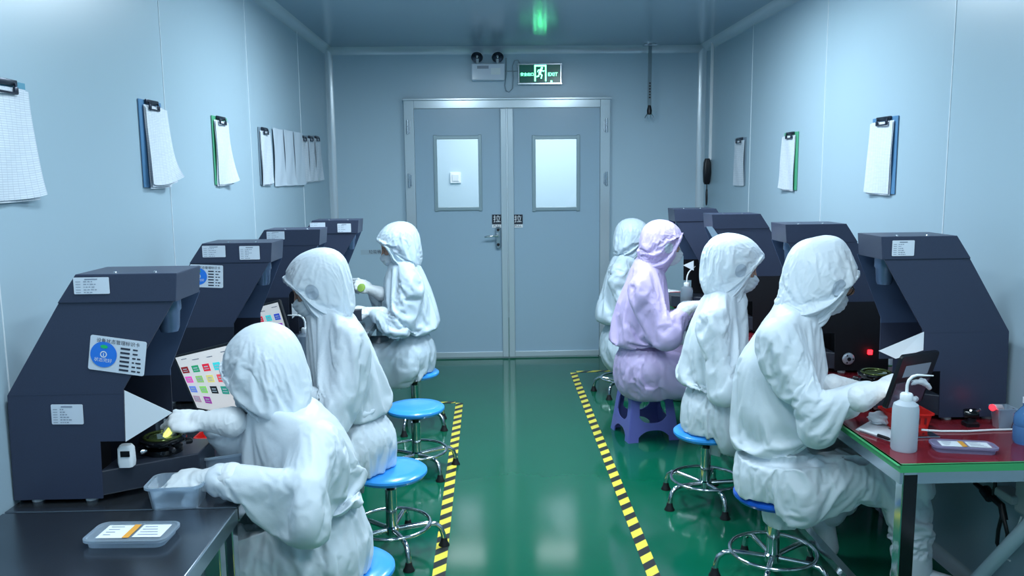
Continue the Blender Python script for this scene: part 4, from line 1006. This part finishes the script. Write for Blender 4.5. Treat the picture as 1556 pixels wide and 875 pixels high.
def settle(frames):
    SC.frame_start = 1; SC.frame_end = 60
    for fr in range(1, frames+1): SC.frame_set(fr)
    dg = bpy.context.evaluated_depsgraph_get(); res = []
    for o, co_, c_, f_, done in PENDING:
        me = o.evaluated_get(dg).to_mesh(); v = np.empty(len(me.vertices)*3, np.float32); me.vertices.foreach_get('co', v); o.evaluated_get(dg).to_mesh_clear()
        res.append(v.reshape(-1, 3).astype(float))
    for (o, co_, c_, f_, done), v in zip(PENDING, res):
        for q in (o, co_):
            m_ = q.data; bpy.data.objects.remove(q); bpy.data.meshes.remove(m_)
        bpy.data.collections.remove(c_); done(v, f_)
    PENDING.clear(); SC.frame_set(1); SC.frame_start = 1; SC.frame_end = 1
def make_head(root, c, R, suit, kw, seed, nec):
    c = A3(c); nl = (A3(nec)-c)@R
    to_w = lambda v: c+v@R.T
    hs_ = lambda P: hood_sdf(P, kw, nl)
    lo_, hi_ = np.minimum((-.19, -.15, -.15), nl-.13), np.maximum((.14, .15, .19), nl+.13)
    v, f_ = nets(hs_, lo_, hi_, kw.get('st', .0062)); v = relax(v, f_, 1, .4)
    N = vnormals(v, f_); v = v+N*(vnoise(v/.07+seed*7.3)*.006)[:, None]
    nd = unit(nl-A3((-.035, 0, -.045))); tb = (v-nl)@nd
    fc = face_cut(v); keepv = (fc > 0) & (tb < .040)
    f_ = f_[keepv[f_].all(1)]; u_, inv_ = np.unique(f_, return_inverse=True); f_ = inv_.reshape(f_.shape); v = v[u_]; fc = fc[u_]; tb = tb[u_]
    rimm = fc < .015; botm = tb > .020
    IN = kw.get('slack', .020)
    cv, cf_ = nets(lambda P: np.minimum(hs_(P)+IN, head_sdf(P, nl)-.006), lo_, hi_, .011)
    def done(vw, f_):
        vl = (vw-c)@R; vl = relax(vl, f_, 1, .15); N = vnormals(vl, f_)
        o = np_mesh('hood', to_w(vl), f_, suit, root)
        md = o.modifiers.new('s', 'SOLIDIFY'); md.thickness = .003; md.offset = -1
        if kw.get('sub', 0): md = o.modifiers.new('u', 'SUBSURF'); md.render_levels = 1; md.levels = 0
        cen = vl[f_].mean(1)
        for s_ in (() if kw.get('nopatch') else (-1, 1)):
            pr, pu = kw.get('ear', (.012, -.018))
            n1, n2 = 10, 28; pv, pf = [], []
            for i in range(n1+1):
                for k in range(n2):
                    t = k/n2*2*PI; r_ = i/n1; cx_, cy_ = math.cos(t), math.sin(t)
                    if kw.get('square'): m_ = 1/max(abs(cx_), abs(cy_)); cx_, cy_ = cx_*m_*.85, cy_*m_*.72
                    pv.append((pr+.025*r_*cx_, pu+.030*r_*cy_))
            for i in range(n1):
                for k in range(n2): pf.append((i*n2+k, (i+1)*n2+k, (i+1)*n2+(k+1) % n2, i*n2+(k+1) % n2))
            pv = A3(pv); m_ = (vl[:, 1]*s_ > .035) & (np.hypot(vl[:, 0]-pr, vl[:, 2]-pu) < .06)
            if m_.sum() < 20: continue
            q = vl[m_]; D2 = (pv[:, 0:1]-q[None, :, 0])**2+(pv[:, 1:2]-q[None, :, 2])**2; w_ = np.exp(-D2/.0045**2)+1e-9
            yy_ = (w_*q[None, :, 1]).sum(1)/w_.sum(1)+s_*.0042
            pf = np.array(pf)
            if s_ > 0: pf = pf[:, ::-1].copy()
            np_mesh('ear_patch', to_w(np.stack([pv[:, 0], yy_, pv[:, 1]], 1)), pf, patch_m, root)
    cloth('hood_%d' % seed, to_w(v), f_, rimm | botm, (to_w(cv), cf_), kw.get('grow', .13), kw.get('bend', .3), done)
    # face mask
    def mk(P):
        base = smin(head_sdf(P, nl), sd_ell(P, (.080, 0, -.055), None, (.040, .048, .044)), .03)-.003
        reg = sd_ell(P, (.07, 0, -.062), None, (.085, .078, .052))
        return smax(smax(base, reg, .006), -(head_sdf(P, nl)-.001), .002)
    v, f_ = nets(mk, (-.02, -.10, -.13), (.15, .10, .02), .0038); N = vnormals(v, f_)
    v = v+N*(np.sin(v[:, 2]*360)*.0010)[:, None]
    mo = np_mesh('face_mask', to_w(relax(v, f_, 1, .3)), f_, mask_m, root)
    for s_ in (-1, 1):
        b = MB(); pts = [(.075, s_*.058, -.030), (.045, s_*.072, -.022), (.02, s_*.080, -.014), (.0, s_*.083, -.005)]
        b.tube([Vector(to_w(A3(p))) for p in pts], .0014, 6); b.build('ear_loop', mask_m, mo)
    return to_w
def limbs(J):
    a = []
    for s_ in ('n', 'f'):
        a += [(J[s_+'s'], J[s_+'e'], .080, .062), (J[s_+'e'], J[s_+'w'], .062, .038), (J[s_+'h'], J[s_+'k'], .110, .086), (J[s_+'k'], J[s_+'a'], .084, .066)]
    return a
def hand(root, w, d, n_, thumb, curls, th=(35, 30), sc=1.0, spread=.1, name='glove'):
    """w wrist, d towards fingers, n_ out of the back of the hand, thumb=+1/-1 side"""
    d = unit(d); n_ = unit(A3(n_)-d*(A3(n_)@d)); sd = np.cross(n_, d)*thumb
    R = np.stack([d, sd, n_], 1)
    caps = []
    base = [(.088, .030), (.092, .010), (.088, -.011), (.078, -.030)]
    lens = [(.040, .024, .020), (.044, .028, .021), (.041, .026, .020), (.031, .020, .018)]
    for i in range(4):
        a = np.array([base[i][0], base[i][1], 0.]); ang = 0; sp = (1.5-i)*spread*.5
        caps.append((np.array([.03, base[i][1]*.6, 0]), a, .013, .0105))
        r_ = .0092 if i < 3 else .0080
        for L_, cu_ in zip(lens[i], curls[i]):
            ang += rad(cu_); nx = a+np.array([math.cos(ang)*math.cos(sp), math.sin(sp)*math.cos(ang), -math.sin(ang)])*L_
            caps.append((a, nx, r_, r_*.9)); a = nx; r_ *= .93
    t0 = np.array([.022, .026, -.004]); t1 = np.array([.048, .046, -.014-.0004*th[0]]); t2 = t1+np.array([.034*math.cos(rad(th[0]))+.004, .004, -.030*math.sin(rad(th[0]))]); t3 = t2+np.array([.024*math.cos(rad(th[1])), -.012, -.020*math.sin(rad(th[1]))])
    th_ = [(t0, t1, .016, .0125), (t1, t2, .0122, .0105), (t2, t3, .0105, .0088)]
    def sdf(P):
        P = P/sc
        q = sd_ell(P, (.052, 0, 0), None, (.050, .043, .0165))
        q = smin(q, sd_cone(P, (-.062, 0, 0), (.018, 0, 0), .0425, .026), .012)
        g = None
        for i, (a, b, r1, r2) in enumerate(caps):
            q = smin(q, sd_cone(P, a, b, r1, r2), .005 if i % 4 == 0 else .0018)
        t_ = None
        for a, b, r1, r2 in th_:
            e = sd_cone(P, a, b, r1, r2); t_ = e if t_ is None else smin(t_, e, .004)
        return smin(q, t_, .008)*sc
    v, f_ = nets(sdf, A3((-.12, -.06, -.11))*sc, A3((.20, .08, .05))*sc, .0029*sc)
    v = relax(v, f_, 1, .3); N = vnormals(v, f_)
    v = v+N*(ridge(v, (0, 1, .2), .014, .05, 3, .3)*.0012+vnoise(v/.02)*.0008)[:, None]
    # rolled cuff
    return np_mesh(name, A3(w)+v@R.T, f_, glove_m, root)
CURL = dict(rest=[(20, 25, 15)]*4, fist=[(55, 70, 40), (60, 75, 45), (62, 78, 45), (65, 78, 45)], pinch=[(48, 42, 20), (52, 48, 25), (60, 65, 35), (66, 70, 40)], hold=[(30, 45, 30), (35, 50, 30), (40, 55, 35), (45, 55, 35)])
def person(label, J, hd, hf, suit, seed, hup=(0, 0, 1), hkw={}, st_=.011, sk={}, hands=(None, None), glasses=False, fit=1.0, boots=True, cap=None, sub=False, slack=.036, legslack=.020, grow=.13, bend=.6):
    """J: joints in metres. n = side nearest the camera, f = far side"""
    J = {k: A3(v) for k, v in J.items()}
    root = thing('person', label, 'person', (float(J['pel'][0]), float(J['pel'][1]), 0))
    pel, wai, che, nec = J['pel'], J['wai'], J['che'], J['nec']
    lr = unit(J['fs']-J['ns'])
    sp = unit(che-pel); fwd = unit(np.cross(lr, sp)); 
    if fwd@unit(hf) < 0: fwd = -fwd
    up1 = unit(nec-che); f1 = unit(fwd-up1*(fwd@up1))
    RT = np.stack([fwd, lr, np.cross(fwd, lr)]); R1 = np.stack([f1, lr, np.cross(f1, lr)])
    hsg = 1 if hf[0] > 0 else -1; desk_x = 1.18 if hsg > 0 else -.652
    g = lambda k, dflt: sk.get(k, dflt)*fit
    LM = limbs(J)
    armr = g('arm', 1); legr = g('leg', 1)
    def suit_sdf(P):
        d = sd_ell(P, che, R1, (g('cd', .140), g('cw', .195), .185))
        d = smin(d, sd_ell(P, (che*.45+wai*.55), RT, (g('wd', .150), g('ww', .195), .160)), .06)
        d = smin(d, sd_ell(P, pel, RT, (g('pd', .155), g('pw', .200), .140)), .05)
        d = smin(d, sd_cone(P, J['ns'], J['fs'], .078, .078), .05)
        d = smin(d, sd_cone(P, che+up1*.10, nec+up1*.01, .11, .088), .05)
        d = smin(d, sd_cone(P, J['nh'], J['fh'], .115, .115), .04)
        for a, b, r1, r2 in LM[:2]+LM[4:6]: d = smin(d, sd_cone(P, a, b, r1*armr, r2*armr), .028)
        for a, b, r1, r2 in LM[2:4]+LM[6:8]: d = smin(d, sd_cone(P, a, b, r1*legr, r2*legr), .035)
        return d
    pts = np.array([J[k] for k in J]+[J['pel']-[.0, .0, .02]]); lo, hi = pts.min(0)-.20, pts.max(0)+.20; lo[2] = max(lo[2], -.01); hi[2] = nec[2]+.12
    v, f_ = nets(suit_sdf, lo, hi, st_)
    v = relax(v, f_, 1, .5); N = vnormals(v, f_)
    v = v+N*(vnoise(v/.15+seed*5.1)*.010+vnoise(v/.05+seed)*.002)[:, None]
    IN = slack
    cv, cf_ = nets(lambda P: suit_sdf(P)+np.where((P-wai)@sp < -.03, legslack, IN)*np.clip(np.minimum(np.linalg.norm(P-J['nw'], axis=1), np.linalg.norm(P-J['fw'], axis=1))/.20, .33, 1), lo, hi, .016)
    ts = (v-pel)@sp; wz = (wai-pel)@sp*g('wl', .80)/fit
    dl = np.min([sd_cone(v, a, b, r1, r2) for a, b, r1, r2 in LM], 0)
    band = (np.abs(ts-wz) < .011) & (dl > .0) & (np.linalg.norm(v-wai, axis=1) < .32)
    v[band] -= N[band]*(IN-.008)
    pin = band.copy()
    for s_ in 'nf':
        pin |= np.linalg.norm(v-J[s_+'w'], axis=1) < .044
        pin |= np.linalg.norm(v-J[s_+'a'], axis=1) < .085
    pin |= np.linalg.norm(v-nec, axis=1) < .100
    def done(v, f_):
        v = relax(v, f_, 1, .12); v[:, 2] = np.maximum(v[:, 2], .012)
        if 'seat' in J:
            seat = J['seat']; m = (np.hypot(v[:, 0]-seat[0], v[:, 1]-seat[1]) < .155) & (v[:, 2] < seat[2]+.003) & (v[:, 2] > seat[2]-.12)
            v[m, 2] = seat[2]+.003
        if desk_x is not None:                      # cloth resting on the tabletop, and thighs below it
            inside = (v[:, 0]-desk_x)*hsg > -.02
            m = inside & (v[:, 2] > .60) & (v[:, 2] < .668); v[m, 2] = .668
            m = inside & (v[:, 2] > .50) & (v[:, 2] <= .615); v[m, 2] = np.minimum(v[m, 2], .610)
        o = np_mesh('coverall', v, f_, suit, root)
        if sub: md = o.modifiers.new('u', 'SUBSURF'); md.render_levels = 1; md.levels = 0
    cloth('coverall_%d' % seed, v, f_, pin, (cv, cf_), grow, bend, done)
    # the body inside: head at full detail, slim trunk and limbs
    R = frame(hf, hup); c = J['head']
    nlc = (nec-c)@R; hv, hf_ = nets(lambda P: head_sdf(P, nlc), np.minimum((-.13, -.11, -.15), nlc-.07), np.maximum((.13, .11, .13), nlc+.07), .0045); hv = c+hv@R.T
    def inner(P):
        d = sd_ell(P, che, R1, (.085, .13, .13)); d = smin(d, sd_ell(P, (che+wai)/2, RT, (.09, .13, .13)), .05); d = smin(d, sd_ell(P, pel, RT, (.09, .13, .09)), .05)
        d = smin(d, sd_cone(P, che, nec, .06, .05), .04)
        for a, b, r1, r2 in LM: d = smin(d, sd_cone(P, a, b, r1*.36, r2*.36), .02)
        return d
    bv, bf = nets(inner, lo, hi+[0, 0, .08], .02)
    allv = np.concatenate([hv, bv]); allf = np.concatenate([hf_, bf+len(hv)])
    bo = np_mesh('body', allv, allf, skin, root)
    to_w = make_head(root, c, R, suit, hkw, seed, nec)
    for s_ in (-1, 1):
        b = MB(); b.lathe([(0, .0022), (.0055, .0012), (.007, 0)], Vector(to_w(A3((.0825, s_*.031, .001)))), axis=Vector(R@A3((1, 0, 0))), seg=16); b.build('eye', eye_m, bo, smooth=True)
        b = MB(); b.tube([Vector(to_w(A3((x, s_*y, z)))) for x, y, z in ((.087, .018, .017), (.086, .030, .021), (.078, .043, .018))], .0022, 6); b.build('eyebrow', hair_m, bo)
    if cap is not None:
        b = MB(); b.tube([Vector(to_w(A3((.078*math.cos(a), .072*math.sin(a), .050)))) for a in [(-1.15+2.3*k/12) for k in range(13)]], .012, 8); b.build('cap_band', cap, root, smooth=True)
    if glasses:
        gl = MB()
        for s_ in (-1, 1): gl.tube([Vector(to_w(A3((.104-.010*abs(math.sin(k/20*PI)), s_*.032+.026*math.cos(k/20*2*PI), .0+.019*math.sin(k/20*2*PI))))) for k in range(20)], .0018, 6, closed=True)
        gl.tube([Vector(to_w(A3((.104, -.008, .004)))), Vector(to_w(A3((.104, .008, .004))))], .0018, 6)
        for s_ in (-1, 1): gl.tube([Vector(to_w(A3(p))) for p in ((.100, s_*.056, .006), (.06, s_*.072, .006), (.02, s_*.080, .004))], .0018, 6)
        go = gl.build('glasses', blackp, root, smooth=True)
        for s_ in (-1, 1): MB().face([Vector(to_w(A3((.103, s_*.032+.024*math.cos(k/16*2*PI), .017*math.sin(k/16*2*PI))))) for k in range(16)]).build('glasses_lens', glass_m, go)
    for s_, hspec in zip(('n', 'f'), hands):
        w = J[s_+'w']; dr = unit(w-J[s_+'e'])
        if hspec is None: hspec = dict(d=dr+A3((0, 0, -.2)), n=(0, 0, 1), curl='hold')
        right = ((s_ == 'f') == (hf[0] < 0))          # facing -X: far side is the right hand
        dd = unit(hspec['d']); nn = unit(hspec['n'])
        # thumb side: for a right hand, back-normal x finger-direction points away from the thumb
        hand(root, w+unit(w-J[s_+'e'])*.026+dd*.008, dd, nn, 1 if not right else -1, CURL[hspec.get('curl', 'hold')], hspec.get('th', (40, 35)), hspec.get('sc', 1.04))
    if boots:
        for s_ in ('n', 'f'):
            a = J[s_+'a']; tf = unit([fwd[0], fwd[1], J.get(s_+'t', A3((0, 0, 0)))[2] if False else 0])
            tdir = A3(J[s_+'t']) if (s_+'t') in J else tf
            tdir = unit(tdir); dn = A3((0, 0, -1)); dn = unit(dn-tdir*(dn@tdir))
            heel = a+dn*.04-tdir*.03; toe = a+dn*.055+tdir*.15
            v, f_ = nets(lambda P: smin(smin(sd_cone(P, heel, toe, .042, .034), sd_cone(P, a+A3(-dn)*.06, heel+tdir*.02, .052, .044), .03), sd_cone(P, heel+tdir*.05, toe, .044, .036), .02), np.minimum(heel, toe)-.12, np.maximum(np.maximum(heel, toe), a)+.13, .010)
            v[:, 2] = np.maximum(v[:, 2], .003)
            np_mesh('boot', v, f_, suit, root)
    return root, J, to_w

def V3(v): return np.array(v)
def seated(Yc, pel, wai, che, nec, head, ns, ne, nw, fs, fe, fw, knx, sgn, hipw=.10, kz=.46, seat=None, ax=None, **ov):
    """pixel measurements with their depth -> joints; legs given in metres"""
    J = dict(pel=aY(*pel, Yc), wai=aY(*wai, Yc), che=aY(*che, Yc), nec=aY(*nec, Yc), head=aY(*head[:2], head[2] if len(head) > 2 else Yc))
    for k, q in (('ns', ns), ('ne', ne), ('nw', nw), ('fs', fs), ('fe', fe), ('fw', fw)): J[k] = aY(*q)
    J = {k: np.array(v) for k, v in J.items()}
    p = J['pel']
    J['nh'] = p+[sgn*.02, -hipw, -.01]; J['fh'] = p+[sgn*.02, hipw, -.01]
    J['nk'] = np.array([p[0]+sgn*knx, p[1]-hipw-.04, kz]); J['fk'] = np.array([p[0]+sgn*knx, p[1]+hipw+.05, kz])
    axx = (knx-.02) if ax is None else ax
    J['na'] = np.array([p[0]+sgn*axx, p[1]-hipw-.04, .09]); J['fa'] = np.array([p[0]+sgn*axx, p[1]+hipw+.05, .09])
    if seat is not None: J['seat'] = np.array(seat)
    J.update({k: np.array(v, float) for k, v in ov.items()})
    return J

# nearest left worker
J1 = seated(2.34, (487, 822), (482, 745), (462, 682), (430, 628), (398, 562), (482, 672, 2.17), (470, 738, 2.06), (334, 730, 2.09), (455, 640, 2.50), (428, 668, 2.50), (330, 643, 2.30),
            .40, -1, kz=.455, seat=(-.44, 2.36, .345))
P1 = person('nearest left person, white hooded coverall, face turned away, gloved hands at clear tub', J1, None, (-.80, .30, -.52), suit_w, 1, hkw=dict(hl=1.05, ht=1.03, sub=1, nopatch=1), st_=.0098, sub=True,
            hands=(dict(d=(-1, .12, -.06), n=(0, -.35, .9), curl='hold', th=(55, 40)), dict(d=(-1, -.12, .08), n=(-.05, -.45, .9), curl='pinch', th=(50, 30))), sk=dict(arm=1.14, cd=.15))
# second left worker
J2 = seated(3.22, (545, 668), (538, 608), (522, 540), (505, 488), (480, 430), (532, 512, 3.06), (515, 610, 2.95), (440, 598, 3.0), (515, 508, 3.40), (480, 575, 3.46), (425, 575, 3.34),
            .40, -1, kz=.455, seat=(-.40, 3.18, .345))
P2 = person('second left person in white coverall, head bent, mask and eye showing in profile', J2, None, (-.84, -.05, -.50), suit_w, 2, hkw=dict(hl=1.10, nw=1.05, sub=1), st_=.0100, hands=(None, None))
# farthest left worker
J3 = seated(4.86, (625, 536), (626, 492), (620, 448), (612, 408), (603, 371), (622, 425, 4.70), (602, 500, 4.62), (570, 478, 4.70), (610, 424, 5.02), (588, 478, 5.04), (568, 445, 4.90),
            .38, -1, kz=.45, seat=(-.445, 4.84, .345))
P3 = person('person in pale coverall farthest on the left before the doors, holding a small green lens', J3, None, (-.88, -.12, -.42), suit_g, 3, hkw=dict(hl=1.05, square=True), st_=.0115,
            hands=(dict(d=(-1, 0, .2), n=(0, -.3, 1), curl='hold'), dict(d=(-.9, -.1, .40), n=(.3, -.8, .5), curl='pinch')))
# nearest right worker
J4 = seated(2.88, (1178, 712), (1180, 668), (1182, 566), (1206, 484), (1250, 422), (1182, 510, 2.71), (1232, 622, 2.62), (1318, 598, 2.56), (1200, 510, 3.04), (1240, 600, 3.06), (1285, 590, 2.82),
            .42, 1, kz=.46, seat=(1.045, 2.86, .345), fa=(1.32, 3.02, .20), ft=(.35, 0, -.9), fk=(1.45, 3.02, .45), nk=(1.47, 2.74, .45), na=(1.51, 2.74, .09))
P4 = person('person in white hooded coverall and glasses nearest on the right, reaching over the table edge', J4, None, (.86, .12, -.46), suit_w, 4, hkw=dict(hl=1.14, ht=1.06, nw=1.12, peak=.01, sub=1), st_=.0098, sub=True, glasses=True,
            hands=(dict(d=(.9, .15, .35), n=(-.3, -.2, .9), curl='rest'), dict(d=(1, 0, -.1), n=(0, -.2, 1), curl='hold')), sk=dict(arm=1.12, cd=.165, wd=.165, ww=.205))
# second right worker
J5 = seated(3.62, (1085, 618), (1082, 568), (1088, 510), (1100, 458), (1118, 400), (1085, 482, 3.46), (1100, 572, 3.38), (1170, 560, 3.40), (1100, 478, 3.80), (1125, 555, 3.84), (1180, 548, 3.70),
            .40, 1, kz=.455, seat=(.99, 3.60, .345))
P5 = person('person in white hooded coverall second on the right, masked face looking down', J5, None, (.90, -.10, -.40), suit_w, 5, hkw=dict(hl=1.12, nw=1.05, sub=1), st_=.0102)
# lilac worker
J6 = seated(4.52, (975, 552), (972, 512), (975, 462), (985, 412), (1007, 369), (975, 432, 4.36), (1008, 495, 4.28), (1048, 470, 4.34), (985, 430, 4.70), (1010, 488, 4.74), (1050, 468, 4.60),
            .38, 1, kz=.42, seat=(.90, 4.60, .292))
P6 = person('person in lilac hooded coverall sitting on the purple stool', J6, None, (.93, .05, -.25), suit_p, 6, hkw=dict(hl=.96), st_=.0112, cap=cap_blue)
# farthest right worker
J7 = seated(5.42, (945, 520), (942, 480), (945, 440), (952, 400), (963, 361), (942, 412, 5.26), (960, 462, 5.2), (1000, 448, 5.24), (950, 410, 5.58), (975, 455, 5.62), (1005, 446, 5.48),
            .38, 1, kz=.45, seat=(.93, 5.50, .345))
P7 = person('person in pale coverall farthest on the right, mostly hidden behind the lilac worker', J7, None, (.93, .0, -.25), suit_g, 7, hkw=dict(hl=.96), st_=.014)
settle(26)

# things in the hands
b = MB(); a, e = aY(262, 648, 2.26), aY(248, 669, 2.22); side = Vector((.004, 0, .002))
b.tube([a+side, (a+e)/2+side*1.5, e+side*.3], [.006, .007, .003], 8); b.tube([a-side, (a+e)/2-side*1.5, e-side*.3], [.006, .007, .003], 8)
tag(b.build('tweezers', mat('yellow_tweezers', (240, 250, 130), .3, emit=(240, 250, 120), es=.7), smooth=True), 'bright yellow green tweezers held over the lens stage by the nearest left worker', 'tweezers')  # emission stands in for a light spot falling on the tweezers
t = aY(549, 437, 4.84); b = MB(); b.lathe([(0, -.004), (.024, -.002), (.026, 0), (.024, .004), (0, .006)], t, axis=(-.3, -.8, .4), seg=28)
tag(b.build('small_lens', mat('green_lens', (190, 225, 120), .1, trans=.5), smooth=True), 'small greenish lens between the fingers of the farthest left worker', 'lens')
LP = (22, 16, 39, 44)

# ------------------------------------------------------------------ light
world = bpy.data.worlds.new('world'); SC.world = world; world.use_nodes = True
world.node_tree.nodes['Background'].inputs[0].default_value = (.55, .72, .85, 1); world.node_tree.nodes['Background'].inputs[1].default_value = .3
SC.view_settings.view_transform = 'Standard'; SC.view_settings.look = 'None'; SC.view_settings.exposure = 0; SC.view_settings.gamma = 1
tube_m = mat('light_diffuser', (255, 255, 255), .5, emit=(225, 242, 255), es=4)
def ceiling_light(x, y, sx, sy, power, label):
    s = thing('ceiling_light', label, 'ceiling light', (x, y, HC), 'ceiling lights above the aisle')
    f = MB(); f.box((x-sx/2-.012, y, HC-.014), (.024, sy+.048, .028)); f.box((x+sx/2+.012, y, HC-.014), (.024, sy+.048, .028)); f.box((x, y-sy/2-.012, HC-.014), (sx, .024, .028)); f.box((x, y+sy/2+.012, HC-.014), (sx, .024, .028)); f.build('light_frame', trim_m, s)
    MB().box((x, y, HC-.010), (sx, sy, .012)).build('diffuser', tube_m, s)
    l = bpy.data.lights.new('lamp', 'AREA'); l.shape = 'RECTANGLE'; l.size = sx; l.size_y = sy; l.energy = power; l.color = (.76, .905, 1.0)
    o = bpy.data.objects.new('lamp', l); COL.objects.link(o); o.location = (x, y, HC-.035)
ceiling_light(-.35, 1.5, .3, 1.2, LP[0], 'rectangular ceiling light over the left tables, nearest')
ceiling_light(.85, 1.5, .3, 1.2, LP[0], 'rectangular ceiling light over the right tables, nearest')
ceiling_light(.25, -.4, .6, .6, LP[1], 'square ceiling light behind the viewpoint')
ceiling_light(-.25, 4.1, .25, 1.0, LP[2], 'rectangular ceiling light over middle of the left row')
ceiling_light(.85, 4.1, .25, 1.0, LP[2], 'rectangular ceiling light over middle of the right row')
l = bpy.data.lights.new('corridor_lamp', 'AREA'); l.shape = 'RECTANGLE'; l.size = 2; l.size_y = 1; l.energy = LP[3]; l.color = (.88, .95, 1)
o = bpy.data.objects.new('corridor_lamp', l); COL.objects.link(o); o.location = (.5, 7.7, 2.4)
